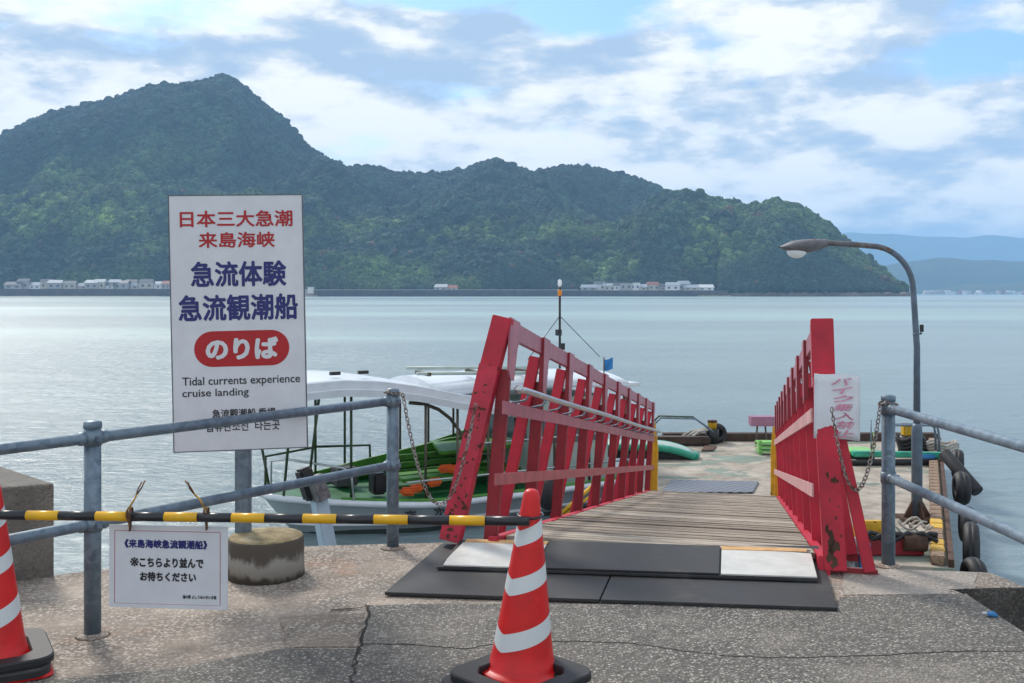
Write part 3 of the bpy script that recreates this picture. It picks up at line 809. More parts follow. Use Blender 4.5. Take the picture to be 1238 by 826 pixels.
# asphalt sheets
ra = random.Random(21)
crk = [gp(438, 780), gp(500, 781), gp(560, 786), gp(620, 778), gp(700, 777), gp(760, 779), gp(820, 788), gp(880, 795), gp(960, 797), gp(1060, 794), gp(1130, 790), gp(1185, 789)]
mid = []
for a, b in zip(crk, crk[1:]): mid += jag(a, b, 9, 0.007, ra)
mid.append(Vector(crk[-1][:2]))
end = Vector((2.215, mid[-1].y))
lc_top = []
L0, L1 = gp(446, 733), gp(438, 780)
for q in jag(L0, L1, 9, 0.012, ra): lc_top.append(q)
up_edge = [gp(1010, 731), gp(1016, 723), gp(1090, 721), gp(1168, 719)]
upper = [Vector(q[:2]) for q in lc_top] + [Vector((m.x, m.y + 0.006)) for m in mid] + [Vector((2.213, mid[-1].y + .001)), Vector((2.213, 4.82))]
top = []
tp = [up_edge[3], up_edge[2], up_edge[1], up_edge[0], gp(800, 732), gp(600, 731), L0]
for a, b in zip(tp, tp[1:]): top += jag(a, b, 10, 0.006, ra)
upper = upper + top[:-0 or None]
o = MB().use('asphalt').prism(upper, 0.0005, 0.006).build('asphalt'); tag(o, kind='structure')
left_line = [Vector(gp(438, 780)[:2])]
LB = [gp(438, 780), gp(428, 812), gp(424, 840), Vector((-0.5, 2.5, 0)), Vector((-0.42, -2.9, 0))]
lj = []
for a, b in zip(LB, LB[1:]): lj += jag(a, b, 14, 0.012, ra)
lj.append(Vector(LB[-1][:2]))
lower = [Vector((q.x + 0.003, q.y)) for q in reversed(lj)] + [Vector((m.x, m.y - 0.006)) for m in mid[1:]] + [Vector((2.213, mid[-1].y - .004)), Vector((2.213, -2.9))]
o = MB().use('asphalt').prism(lower, 0.0005, 0.006).build('asphalt'); tag(o, kind='structure')
ll = []
for a, b in zip([gp(436, 786), gp(340, 786), gp(200, 811)], [gp(340, 786), gp(200, 811), Vector((-8.5, 2.0, 0))]): ll += jag(a, b, 9, 0.006, ra)
leftp = ll + [Vector((-8.5, -2.9))] + [Vector((q.x - 0.005, q.y)) for q in reversed(lj[2:])]
o = MB().use('asphalt').prism(leftp, 0.0005, 0.006).build('asphalt'); tag(o, kind='structure')
pt = []
for a, b in zip([gp(338, 746), gp(345, 784), gp(432, 783), gp(441, 742)], [gp(345, 784), gp(432, 783), gp(441, 742), gp(338, 746)]): pt += jag(a, b, 6, 0.01, ra)
o = MB().use('paver_patch').prism(pt, 0.0005, 0.005).build('paving_patch'); tag(o, kind='structure')
lp = []
for a, b in zip([gp(1018, 686.5), gp(1180, 692.5), gp(1178, 712), gp(1148, 713), gp(1150, 719), gp(1020, 720)], [gp(1180, 692.5), gp(1178, 712), gp(1148, 713), gp(1150, 719), gp(1020, 720), gp(1018, 686.5)]): lp += jag(a, b, 6, 0.008, ra)
o = MB().use('light_edge_concrete').prism(lp, 0.0005, 0.004).build('quay_edging'); tag(o, kind='structure')
def crackstrip(path, wd):
    mb = MB().use('crack_dirt_shade')
    rows = [[], []]
    for i, q in enumerate(path):
        nrm = Vector((0, 1)) if abs(path[-1][0] - path[0][0]) > abs(path[-1][1] - path[0][1]) else Vector((1, 0))
        ww = wd * ra.uniform(0.4, 1.5)
        rows[0].append((q[0] - nrm.x * ww, q[1] - nrm.y * ww, 0.0066)); rows[1].append((q[0] + nrm.x * ww, q[1] + nrm.y * ww, 0.0066))
    o = mb.grid(rows, smooth=False).build('crack'); tag(o, kind='structure')
crackstrip(mid, 0.0055)
crackstrip([Vector((q.x - 0.002, q.y)) for q in lc_top + lj[:34]], 0.006)
ck2 = []
for a, b in zip([gp(400, 739), gp(438, 736)], [gp(438, 736), gp(446, 731)]): ck2 += jag(a, b, 5, 0.01, ra)
crackstrip(ck2, 0.006)

# concrete block at the left
bl = [(-2.375, 5.17), (-3.35, 6.1), (-5.4, 5.2), (-4.5, 4.15), (-2.62, 5.045)]
o = MB().use('block_concrete').prism(bl, -0.3, 0.485).build('concrete_block', bevel=0.012)
tag(o, 'square edged concrete block at the quay edge behind the left railing', 'concrete block')

# ================================================================== RAILINGS
def ring(mb, c, r0, r1, z0, z1, seg=24):
    mb.lathe([(r0, z0), (r1, z0), (r1, z1), (r0, z1), (r0, z0)], seg=seg, c=c)
def railing(label, posts, raildir_ext, ztop=0.85):
    t = thing('railing', label, 'railing', (posts[0][0], posts[0][1], 0))
    ox, oy = posts[0]
    for (x, y) in posts:
        mb = MB().use('galvanised')
        mb.lathe([(0.035, 0.0), (0.035, 0.905)], seg=28, c=(x - ox, y - oy, 0)); 
        mb.lathe([(0.0, 0.926), (0.020, 0.924), (0.037, 0.918), (0.0385, 0.905), (0.0385, 0.893), (0.035, 0.890)], seg=28, c=(x - ox, y - oy, 0))
        p = mb.build('post', t)
        mb = MB().use('quay_concrete').lathe([(0.036, 0.013), (0.046, 0.012), (0.062, 0.006), (0.072, 0.001)], seg=22, c=(x - ox, y - oy, 0)); mb.build('footing', t)
    for z in (ztop, 0.48):
        a = Vector(raildir_ext[0] + (z,)); b = Vector(raildir_ext[1] + (z,))
        off = Vector((ox, oy, 0))
        mb = MB().use('galvanised').tube([a - off, b - off], 0.0243, 18)
        mb.build('rail', t)
        for (x, y) in posts:
            mb = MB().use('galvanised')
            ring(mb, (x - ox, y - oy, z), 0.035, 0.0405, -0.030, 0.030)
            d = (b - a); d.z = 0; d.normalize()
            c = Vector((x - ox, y - oy, z))
            mb.sphere(c - d * 0.052 + Vector((0, 0, 0)), 0.031)
            mb.sphere(c + d * 0.052, 0.031) if (x, y) != posts[-1] else None
            mb.box(tuple(c + Vector((d.y, -d.x, 0)) * 0.046), (0.022, 0.022, 0.022), rot=math.atan2(d.y, d.x))
            mb.build('clamp', t)
    return t
lp0, lp1, lp2 = (-1.803, 4.28), (-0.689, 5.75), (-2.917, 2.81)
lr = railing('grey galvanised pipe railing left of the red gangway', [lp2, lp0, lp1], ((-3.4, 2.172), (-0.695, 5.742)))
rp0 = (2.03, 5.37)
rr_ = railing('grey galvanised pipe railing right of the red gangway', [(2.146, 1.7), (2.09, 3.55), rp0], ((2.152, 1.5), (2.031, 5.355)))

# ================================================================== LANDING SIGN
SX, SY = -1.425, 5.22
sg = thing('landing_sign', 'tall white sign board with red and navy Japanese lettering on a round concrete foot', 'sign', (-1.286, 5.205, 0))
MB().use('pedestal_concrete').lathe([(0.198, 0.0), (0.196, 0.10), (0.194, 0.192), (0.186, 0.206), (0.12, 0.210), (0.0, 0.211)], seg=48).build('pedestal', sg)
MB().use('galvanised').box((-0.139, 0.075, 0.55), (0.078, 0.05, 1.05), bev=0.004).build('post', sg)
bw, bh = 0.675, 1.325
yaw, roll = R(7.5), R(-1.2)
# board frame: x along board, z up, origin at its top left corner
TL = at(204, 237, 5.14)
BM = Matrix.Translation(TL - sg.location) @ Matrix.Rotation(yaw, 4, 'Z') @ Matrix.Rotation(roll, 4, 'Y')
board = MB().use('sign_white').box((bw / 2, 0.012, -bh / 2), (bw, 0.02, bh), bev=0.002).build('board', sg); board.matrix_local = BM
edge = MB().use('sign_edge'); 
for (c, s) in (((-0.002, .013, -bh / 2), (0.004, 0.026, bh + .008)), ((bw + 0.002, .013, -bh / 2), (0.004, 0.026, bh + .008)), ((bw / 2, .0128, 0.002), (bw, .0256, 0.004)), ((bw / 2, .0128, -bh - 0.002), (bw, .0256, 0.004))):
    edge.box(c, s)
edge = edge.build('edge_trim', sg); edge.matrix_local = BM
def sbox(x0, x1, y0, y1):
    def cx(x, y): return (x - (204 + 8 * (y - 237) / 309.0)) / 157.0 * bw
    ym = (y0 + y1) / 2
    return (cx(x0, ym), cx(x1, ym), -(y1 - 237) / 306.5 * bh, -(y0 - 237) / 306.5 * bh)
FM = BM @ Matrix.Translation((0, 0.0012, 0))
for txt, b, m_, bo in (("日本三大急潮", (217, 350, 255, 275), 'print_red', 0.022), ("来島海峡", (239, 329, 281, 300), 'print_red', 0.022),
                       ("急流体験", (230, 343, 316, 347), 'print_navy', 0.03), ("急流観潮船", (216, 357, 356, 388), 'print_navy', 0.03),
                       ("Tidal currents experience", (221, 360, 454.5, 467.5), 'print_black', 0.010), ("cruise landing", (221, 299, 469, 481), 'print_black', 0.010),
                       ("急流觀潮船 乘場", (256, 331, 494, 505), 'print_black', 0.02), ("급류관조선  타는곳", (249, 336, 509, 521), 'print_black', 0.015)):
    lettering(txt, sbox(*b), m_, sg, FM, bold=bo)
x0, x1, z0, z1 = sbox(234.5, 347, 400, 443)
rr0 = (z1 - z0) / 2; pts = []
for k in range(17): a = R(90 + 180 * k / 16); pts.append((x0 + rr0 + rr0 * math.cos(a), (z0 + z1) / 2 + rr0 * math.sin(a)))
for k in range(17): a = R(-90 + 180 * k / 16); pts.append((x1 - rr0 + rr0 * math.cos(a), (z0 + z1) / 2 + rr0 * math.sin(a)))
pill = MB().use('print_red').prism(pts, 0, 0.0006, M=Matrix.Rotation(R(90), 4, 'X')).build('red_plate', sg); pill.matrix_local = BM @ Matrix.Translation((0, 0.0018, 0))
lettering("のりば", sbox(248, 334, 408, 435), 'sign_white', sg, BM @ Matrix.Translation((0, 0.0006, 0)), bold=0.05)

# ================================================================== CONES + BARRIER
def squircle(side, rad, n=7):
    h = side / 2; pts = []
    for cx, cy, a0 in ((h - rad, h - rad, 0), (-h + rad, h - rad, 90), (-h + rad, -h + rad, 180), (h - rad, -h + rad, 270)):
        for k in range(n): a = R(a0 + 90 * k / (n - 1)); pts.append((cx + rad * math.cos(a), cy + rad * math.sin(a)))
    return pts
def ringplate(mb, outer, r, z0, z1, c=(0, 0), ch=0.006):
    n = len(outer)
    def rg(pts, z): return [mb.bm.verts.new((p[0], p[1], z)) for p in pts]
    inner = []
    for p in outer:
        a = math.atan2(p[1], p[0]); inner.append((r * math.cos(a), r * math.sin(a)))
    sh = lambda pts, k: [(p[0] * (1 - k / max(.01, math.hypot(*p))), p[1] * (1 - k / max(.01, math.hypot(*p)))) for p in pts]
    loops = [rg([(p[0] + c[0], p[1] + c[1]) for p in q], z) for q, z in ((inner, z0), (outer, z0), (outer, z1 - ch), (sh(outer, ch), z1), (sh(inner, -ch), z1), (inner, z1 - ch), (inner, z0))]
    fs = []
    for A, B in zip(loops, loops[1:]):
        for k in range(n): fs.append(mb.bm.faces.new((A[k], A[(k + 1) % n], B[(k + 1) % n], B[k])))
    mb._mark(fs)
def coneR(z): return 0.028 + (0.127 - 0.028) * (1 - z / 0.70)
def make_cone(label, loc, tilt, wrot, offs, seam):
    t = thing('traffic_cone', label, 'traffic cone', loc, (0, 0, 0), 'traffic cones holding the barrier pole')
    T = Matrix.Rotation(tilt, 4, 'Y')
    prof = [(0.165, 0.012), (0.160, 0.020), (0.137, 0.024), (0.127, 0.034)] + [(coneR(z), z) for z in (0.1, 0.2, 0.3, 0.4, 0.5, 0.6, 0.655)] + [(0.031, 0.68), (0.026, 0.693), (0.016, 0.700), (0.0, 0.702)]
    b = MB().use('cone_red').lathe(prof, seg=48).build('cone_body', t); b.matrix_local = T @ Matrix.Translation((0, 0, 0.02))
    for (zc, hh) in ((0.548, 0.060), (0.375, 0.062), (0.178, 0.066)):
        mb = MB().use('reflective_band'); n = 56; rows = [[] for _ in range(2)]
        for k in range(n + 1):
            ph = 2 * math.pi * k / n; q = abs(((ph - seam + math.pi) % (2 * math.pi)) - math.pi) / math.pi
            dz = (q - 0.42) * 0.13 * (0.45 + 0.75 * (0.7 - zc))
            for r_, (e, o_) in zip(rows, ((-1, .0010), (1, .0010))):
                z = zc + dz + e * hh / 2; rr2 = coneR(z) + o_
                r_.append((rr2 * math.cos(ph), rr2 * math.sin(ph), z))
        o = mb.grid(rows).build('reflective_band', t); o.matrix_local = T @ Matrix.Translation((0, 0, 0.02))
    for k, (dx, dy, dr, z0) in enumerate(offs):
        mb = MB().use('black_rubber'); ringplate(mb, squircle(0.41, 0.07), 0.155, z0, z0 + 0.028)
        o = mb.build('base_weight', t); o.matrix_local = Matrix.Translation((dx, dy, 0)) @ Matrix.Rotation(wrot + dr, 4, 'Z')
    mb = MB().use('cone_red'); ringplate(mb, squircle(0.42, 0.05), 0.12, 0.001, 0.011); o = mb.build('foot_flange', t)
    o.matrix_local = Matrix.Translation((offs[0][0] - .01, offs[0][1], 0)) @ Matrix.Rotation(wrot + .05, 4, 'Z')
    return t
c2 = make_cone('red and white striped traffic cone before the gangway mats', (0.035, 3.79, 0.006), R(3.2), R(45), ((-0.035, -0.10, 0.08, 0.012), (-0.002, -0.105, 0.0, 0.042)), R(222))
c1 = make_cone('red and white striped traffic cone at the left edge of the picture', (-2.035, 3.90, 0.006), R(0), R(28), ((0.01, -0.02, -0.05, 0.012), (0.0, 0.0, 0.06, 0.042)), R(212))
# barrier pole
pa, pb = Vector((-2.03, 3.90 - 0.075, 0.620)), Vector((0.065, 3.79 - 0.065, 0.618))
bp = thing('barrier_pole', 'yellow and black striped barrier pole hung between the two traffic cones', 'barrier pole', tuple(pa))
d = (pb - pa); L = d.length
stops = [-2, 49.5, 87.6, 131, 168.5, 211, 249.5, 289, 327.3, 371, 409.6, 452, 491, 538, 578, 628]
for i, (a, b) in enumerate(zip(stops, stops[1:])):
    fa = (a + 2) / 630.0; fb = (b + 2) / 630.0
    name = 'black_band' if i % 2 == 0 else 'yellow_band'
    rr1 = 0.0178 if i % 2 == 0 else 0.0182
    MB().use('pole_black' if i % 2 == 0 else 'pole_yellow').tube([d * fa, d * fb], rr1, 20).build(name, bp)
for c_, r_, e in ((Vector((-2.055, 3.9, 0.626)), 0.047, pa), (Vector((0.07, 3.79, 0.628)), 0.0475, pb)):
    pts = [c_ - pa + Vector((r_ * math.cos(2 * math.pi * k / 28), r_ * math.sin(2 * math.pi * k / 28), 0.004 * math.sin(2 * math.pi * k / 28))) for k in range(28)]
    MB().use('pole_black').tube(pts, 0.005, 8, closed=True).build('end_loop', bp)

# hanging notice
NY_ = 3.84
tl = at(132, 634, 3.835); tr = at(275.5, 637, 3.80)
nb = thing('hanging_notice', 'small white notice hung by cords from the striped barrier pole', 'notice', tuple(tl))
nw = (tr - tl).length; nh = 0.318
ux = (tr - tl).normalized(); uz = Vector((0.012, 0.0, 1)); uz = (uz - ux * uz.dot(ux)).normalized(); uy = uz.cross(ux)
NM = Matrix((ux, uy, uz)).transposed().to_4x4()
o = MB().use('sign_white').box((nw / 2, 0.003, -nh / 2), (nw, 0.004, nh), bev=0.001).build('board', nb); o.matrix_local = NM
def nbox(x0, x1, y0, y1):
    return ((x0 - 132) / 144.0 * nw, (x1 - 132) / 144.0 * nw, -(y1 - 635) / 100.0 * nh, -(y0 - 635) / 100.0 * nh)
NF = NM @ Matrix.Translation((0, 0.0004, 0))
for txt, b, m_, bo in (("《来島海峡急流観潮船》", (151, 251.5, 652, 662.8), 'print_navy', 0.04), ("※", (158, 168.5, 674, 685), 'print_black', 0.012), ("こちらより並んで", (169.5, 247, 673.5, 685.5), 'print_black', 0.045),
                       ("お待ちください", (170, 238, 691, 702.5), 'print_black', 0.045), ("道の駅 よしうみいきいき館", (222, 262.5, 718, 722.5), 'print_black', 0.03)):
    lettering(txt, nbox(*b), m_, nb, NF, bold=bo)
bx0, bx1, bz0, bz1 = nbox(139, 267, 642, 730)
mb = MB().use('print_border')
for c, s in ((((bx0 + bx1) / 2, 0.0009, bz1), (bx1 - bx0, .0006, .0025)), (((bx0 + bx1) / 2, 0.0009, bz0), (bx1 - bx0, .0006, .0012)), ((bx0, 0.0009, (bz0 + bz1) / 2), (.0028, .0006, bz1 - bz0 - .004)), ((bx1, 0.0009, (bz0 + bz1) / 2), (.0028, .0006, bz1 - bz0 - .004))):
    mb.box(c, s)
o = mb.build('border', nb); o.matrix_local = NM
for px, sgn in ((157.5, 1), (250, -1)):
    c = at(px, 621, 3.80); hole = at(px, 641, 3.815)
    base = Vector(tl)
    pts = []
    for k in range(26):
        a = 2 * math.pi * k / 12.5
        pts.append(c - base + Vector((0.006 * math.sin(a * .5) + 0.002 * k / 26, 0.023 * math.cos(a), 0.023 * math.sin(a))))
    mb = MB().use('rope_brown').tube(pts, 0.0042, 7)
    mb.tube([c - base + Vector((0, -0.023, -0.01)), hole - base + Vector((0.004, -0.012, 0.012)), hole - base + Vector((0, -0.004, 0)), hole - base + Vector((-.003, .012, 0.012)), c - base + Vector((-.004, 0.02, -0.012))], 0.0042, 7)
    mb.build('cord', nb)
    e = at(px + (18 if sgn > 0 else -26), 581, 3.78)
    m1 = c - base + Vector((0, -0.02, 0.02)); m2 = e - base
    mb = MB().use('rope_yellow')
    mb.tube([m1, m1.lerp(m2, .3) + Vector((.004, 0, .004)), m1.lerp(m2, .55)], 0.0035, 7)
    mb.use('rope_brown').tube([m1.lerp(m2, .5), m1.lerp(m2, .75) + Vector((.003, 0, 0)), m2], 0.003, 7)
    mb.tube([m1.lerp(m2, .45), m1.lerp(m2, .7) + Vector((-.006, 0, .003)), m2 + Vector((-.012 * sgn, 0, -.006))], 0.0026, 7)
    mb.build('cord_end', nb)

# ================================================================== MATS AND RAMP PLATES
A, B, C, D = gp(465, 718, .014), gp(1012, 737, .014), gp(989, 662, .014), gp(538, 655.5, .014)
def lerp2(a, b, t): return (a[0] + (b[0] - a[0]) * t, a[1] + (b[1] - a[1]) * t)
s0, s1 = 0.487, 0.487
def matpoly(t0, t1, rnd=False):
    e = 0.0025
    q = [lerp2(A, B, t0), lerp2(A, B, t1), lerp2(D, C, t1), lerp2(D, C, t0)]
    return q
o = MB().use('mat_rubber').prism(matpoly(0.0, s0), 0.007, 0.024).build('rubber_mat', bevel=0.003)
tag(o, 'flat black rubber mat at the gangway foot, left of the seam', 'rubber mat', 'black rubber mats at the gangway foot')
o = MB().use('mat_rubber').prism(matpoly(s0 + 0.0035, 1.0), 0.007, 0.024).build('rubber_mat', bevel=0.003)
tag(o, 'flat black rubber mat at the gangway foot, right of the seam', 'rubber mat', 'black rubber mats at the gangway foot')
# small tear in left mat
FL, FR = gp(528, 681, .06), gp(988, 696, .06)
BLk, BRk = gp(557, 650, .075), gp(979, 662, .075)
def upq(u, v):   # u across 0..1, v 0 front .. 1 back
    a = FL.lerp(FR, u); b = BLk.lerp(BRk, u); return a.lerp(b, v)
def slab(name, u0, u1, v0, v1, z0, z1, th, mat, n=8, parent=None, jagl=0.0):
    mb = MB().use(mat)
    rows_t = []; rows_b = []
    for j in range(5):
        v = v0 + (v1 - v0) * j / 4; rt = []; rb = []
        for i in range(n + 1):
            u = u0 + (u1 - u0) * i / n
            if i == 0 and jagl: u += ra.uniform(0, jagl)
            p = upq(u, v); z = z0 + (z1 - z0) * v
            rt.append((p.x, p.y, z)); rb.append((p.x, p.y, z - th))
        rows_t.append(rt); rows_b.append(rb)
    bm = mb.bm
    T_ = [[bm.verts.new(p) for p in r] for r in rows_t]; B_ = [[bm.verts.new(p) for p in r] for r in rows_b]
    fs = []
    for j in range(4):
        for i in range(n):
            fs.append(bm.faces.new((T_[j][i], T_[j][i + 1], T_[j + 1][i + 1], T_[j + 1][i])))
            fs.append(bm.faces.new((B_[j][i], B_[j + 1][i], B_[j + 1][i + 1], B_[j][i + 1])))
    for i in range(n):
        fs.append(bm.faces.new((T_[0][i], B_[0][i], B_[0][i + 1], T_[0][i + 1]))); fs.append(bm.faces.new((T_[4][i], T_[4][i + 1], B_[4][i + 1], B_[4][i])))
    for j in range(4):
        fs.append(bm.faces.new((T_[j][0], T_[j + 1][0], B_[j + 1][0], B_[j][0]))); fs.append(bm.faces.new((T_[j][n], B_[j][n], B_[j + 1][n], T_[j + 1][n])))
    mb._mark(fs)
    return mb.build(name, parent, bevel=0.002)
rt = thing('ramp_sheet', 'raised black rubber ramp sheet with a white plate at each end', 'ramp', (0, 0, 0))
slab('rubber_layer', 0.0, 1.0, 0.0, 1.0, 0.042, 0.062, 0.014, 'mat_rubber', parent=rt)
slab('rubber_sheet', 0.265, 0.750, 0.02, 1.0, 0.054, 0.072, 0.010, 'mat_rubber', parent=rt)
slab('metal_plate', 0.012, 0.26, 0.015, 0.86, 0.053, 0.070, 0.009, 'alu_plate', parent=rt, jagl=0.005)
slab('metal_plate', 0.755, 1.0, 0.015, 0.86, 0.053, 0.070, 0.009, 'alu_plate', parent=rt)
slab('timber_strip', 0.02, 0.26, 0.865, 0.98, 0.055, 0.073, 0.010, 'raw_wood', parent=rt)
slab('timber_strip', 0.755, 0.99, 0.865, 0.98, 0.055, 0.073, 0.010, 'raw_wood', parent=rt)
slab('support_block', 0.004, 0.996, 0.05, 0.9, 0.027, 0.042, 0.003, 'black_rubber', parent=rt)

# ================================================================== GANGWAY
a13 = math.atan(0.24); pit = math.atan(0.1624)
GZ = 0.077
gw = thing('gangway', 'red steel gangway with weathered plank deck sloping down to the pontoon', 'gangway', (0.775, 5.465, GZ))
gw.rotation_euler = (Matrix.Rotation(-a13, 4, 'Z') @ Matrix.Rotation(-pit, 4, 'X')).to_euler()
GL = 8.99; HW = 0.895; TH = 1.265
NS = 10
# side beams
for s in (-1, 1):
    MB().use('red_paint').box((s * (HW + 0.0), GL / 2, -0.045), (0.06, GL + 0.1, 0.11), bev=0.004).build('side_beam', gw)
for k in range(8):
    MB().use('dark_red_paint').box((0, 0.6 + k * 1.1, -0.075), (2 * HW - .07, 0.06, 0.08)).build('cross_beam', gw)
# planks
pitch = 0.132; npk = int((GL - 0.12) / pitch)
pl = []
for v in range(5):
    mb = MB().use('plank_wood'); r5 = random.Random(50 + v)
    L2 = HW - 0.034 - r5.uniform(0, 0.004)
    mb.box((0, 0, 0), (2 * L2, pitch - 0.009 - r5.uniform(0, .005), 0.032), bev=0.0035)
    for vv in mb.bm.verts: vv.co.z += 0.0025 * math.sin(vv.co.x * 3 + v)
    pl.append(mb)
plo = []
r6 = random.Random(9)
for i in range(npk):
    y = 0.17 + i * pitch
    M = Matrix.Translation((0, y, -0.006 + r6.uniform(-0.003, 0.003))) @ Matrix.Rotation(r6.uniform(-.002, .002), 4, 'Z') @ Matrix.Rotation(r6.uniform(-.012, .012), 4, 'X')
    if i < 5:
        o = pl[i].build('plank', gw); o.matrix_local = M; plo.append(o)
    else:
        o = share(plo[r6.randrange(5)], 'plank', gw, M)
        if r6.random() < 0.5: o.matrix_local = M @ Matrix.Rotation(math.pi, 4, 'Z')
# trusses: each side has uprights, outward braces, top fin plates, a top chord and flat bars
rv = random.Random(12)
for s in (-1, 1):
    chord = MB().use('sheen_red_paint').box((s * (HW - .012), GL / 2 + 0.02, TH - 0.055), (0.035, GL + 0.02, 0.11), bev=0.003)
    chord.build('top_chord', gw)
    for k in range(NS):
        y = k * (GL - 0.03) / (NS - 1) + 0.02
        first = (k == 0)
        xi = s * HW; xo = s * (HW + 0.045)
        ph = 0.36 if first else 0.40
        # head: fin plate facing along the walk with tapered foot, and its flange
        w0 = 0.17 if first else 0.13
        mb = MB().use('sheen_red_paint')
        sd = [(y - 0.03, TH + 0.004), (y - 0.03, TH - ph + 0.05), (y + 0.02, TH - ph), (y + w0 * 0.62, TH - ph + (0.0 if first else 0.0)), (y + w0, TH - 0.16), (y + w0 + 0.05, TH - 0.108), (y + w0 + 0.05, TH + 0.004)]
        th = 0.012
        Mx = Matrix(((0, 0, 1, 0), (1, 0, 0, 0), (0, 1, 0, 0), (0, 0, 0, 1)))
        x_in = xi - s * (0.040)
        mb.prism([(p[0], p[1]) for p in sd], x_in - th / 2, x_in + th / 2, M=Mx)
        mb.build('fin_plate', gw)
        if first:
            ln_ = 0.072 if s < 0 else 0.006
            mb = MB().use('red_paint').bar((xi + s * 0.004, y - 0.012, TH + .005), (xi + s * (0.004 + ln_), y - 0.012, TH - 0.315), 0.118, 0.075, up=(0, 1, 0), bev=0.004)
            mb.build('head_box', gw)
        else:
            mb = MB().use('dark_red_paint').box((xi - s * 0.030, y - 0.036, TH - 0.19), (0.028, 0.010, 0.38))
            mb.build('flange', gw)
        # upright
        mb = MB().use('dark_red_paint' if s < 0 else 'red_paint')
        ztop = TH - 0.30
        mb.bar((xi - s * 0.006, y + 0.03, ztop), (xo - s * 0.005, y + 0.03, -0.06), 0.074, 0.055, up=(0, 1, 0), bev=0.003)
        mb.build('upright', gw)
        # brace leaning outwards
        if first and s < 0:
            mb = MB().use('peeling_red_paint')
            a = Vector((xi + s * 0.070, y - 0.018, TH - 0.28)); b = Vector((xi + s * 0.262, y - 0.03, -0.03))
            mb.bar(a, b, 0.122, 0.075, up=(0, 1, 0), bev=0.004)
            o = mb.build('brace', gw); o['label'] = 'front brace with peeling paint and rust holes'
            mb = MB().use('rust'); r8 = random.Random(2); dd = b - a
            for q in range(30):
                f = 1 - r8.uniform(0.02, 0.92) ** 1.4; rad = r8.uniform(0.003, 0.0075) * (1 + 0.9 * (f > .8))
                c = a + dd * f + Vector((r8.uniform(-.045, .045), -0.0385, 0))
                M = Matrix.Translation(c) @ Matrix.Rotation(R(90), 4, 'X')
                rust_blob(mb, M @ Matrix.Diagonal((1.4, 1, 1, 1)), rad, r8)
            tag(mb.build('rust_spots', gw), kind='stuff')
        else:
            mb = MB().use('red_paint')
            top_in = 0.020
            a = Vector((xi + s * top_in, y - 0.01, TH - (0.13 if not first else 0.28))); b = Vector((xi + s * 0.23, y - 0.01, -0.06))
            mb.bar(a, b, 0.060 if (first and s > 0) else 0.074, 0.05, up=(0, 1, 0), bev=0.003); mb.build('brace', gw)
            
        # foot tie
        MB().use('dark_red_paint').bar((xi, y + 0.01, -0.07), (xi + s * 0.27, y + 0.01, -0.075), 0.05, 0.05, up=(0, 1, 0)).build('foot_tie', gw)
    # near right post: broad square column instead of a slim upright
    if s > 0:
        mb = MB().use('red_paint').bar((s * HW + 0.012, -0.015, TH - 0.31), (s * (HW + 0.055), -0.015, -0.06), 0.115, 0.085, up=(0, 1, 0), bev=0.004)
        mb.build('corner_post', gw)
        mb = MB().use('rust')
        r8 = random.Random(5)
        for q, (fx, fz, rad) in enumerate(((-.03, .43, .011), (.0, .405, .014), (.018, .40, .009), (-.014, .10, .026), (.0, .06, .030), (-.02, .02, .028), (0.0, -.02, .022), (-.035, .15, .014), (.03, .55, .005), (-.02, .30, .006), (.025, .27, .005), (.01, .21, .007), (.035, .12, .006))):
            M = Matrix.Translation((s * (HW + 0.05) + fx, -0.0585, fz)) @ Matrix.Rotation(R(90), 4, 'X')
            rust_blob(mb, M @ Matrix.Diagonal((.75, 1.25, 1, 1)), rad, r8)
        tag(mb.build('rust_spots', gw), kind='stuff')
    # flat bars
    xf = s * (HW - 0.052)
    if s < 0:
        for k in range(9):
            y0 = k * 1.0 - (0.12 if k == 0 else 0.0); 
            dz = 0.0
            MB().use('sheen_red_paint').box((xf, (y0 + k + 1.0) / 2, 0.735 + 0.002 * (k % 2)), (0.012 + .001 * (k % 2), k + 1.0 - y0 + 0.05, 0.075)).build('middle_rail', gw)
        MB().use('flat_bar_paint').box((xf, GL / 2 - .12, 0.335), (0.012, GL + 0.28, 0.065), bev=0.001).build('lower_rail', gw)
    else:
        MB().use('faded_flat_bar_paint').box((xf, GL / 2 - 0.0, 0.745), (0.010, GL + 0.02, 0.075), bev=0.001).build('middle_rail', gw)
        MB().use('faded_flat_bar_paint').box((xf, GL / 2 - 0.0, 0.345), (0.010, GL + 0.02, 0.07), bev=0.001).build('lower_rail', gw)
# handrail on the left
mb = MB().use('stainless')
xh = -(HW - 0.13)
hp = [(xh - .02, -0.02, 0.845), (xh, 0.06, 0.845)] + [(xh, 1.0 * k, 0.845 - 0.004 * math.sin(k * 1.3)) for k in range(1, 9)] + [(xh, GL + 0.1, 0.845)]
mb.tube(hp, 0.019, 14); mb.sphere((xh - .02, -0.02, 0.845), 0.026)
mb.build('handrail', gw)
hb = None
for k in range(17):
    y = 0.14 + k * 0.53
    if hb is None:
        mb = MB().use('galvanised').tube([(xh, 0, 0.828), (xh - .002, 0, 0.808), (xh - 0.02, 0, 0.790), (-(HW - 0.045), 0, 0.775)], 0.007, 8); 
        mb.box((-(HW - 0.044), 0, 0.755), (0.012, 0.05, 0.05))
        hb = mb.build('rail_bracket', gw); hb.location = (0, y, 0)
    else:
        o = share(hb, 'rail_bracket', gw); o.location = (0, y, 0)
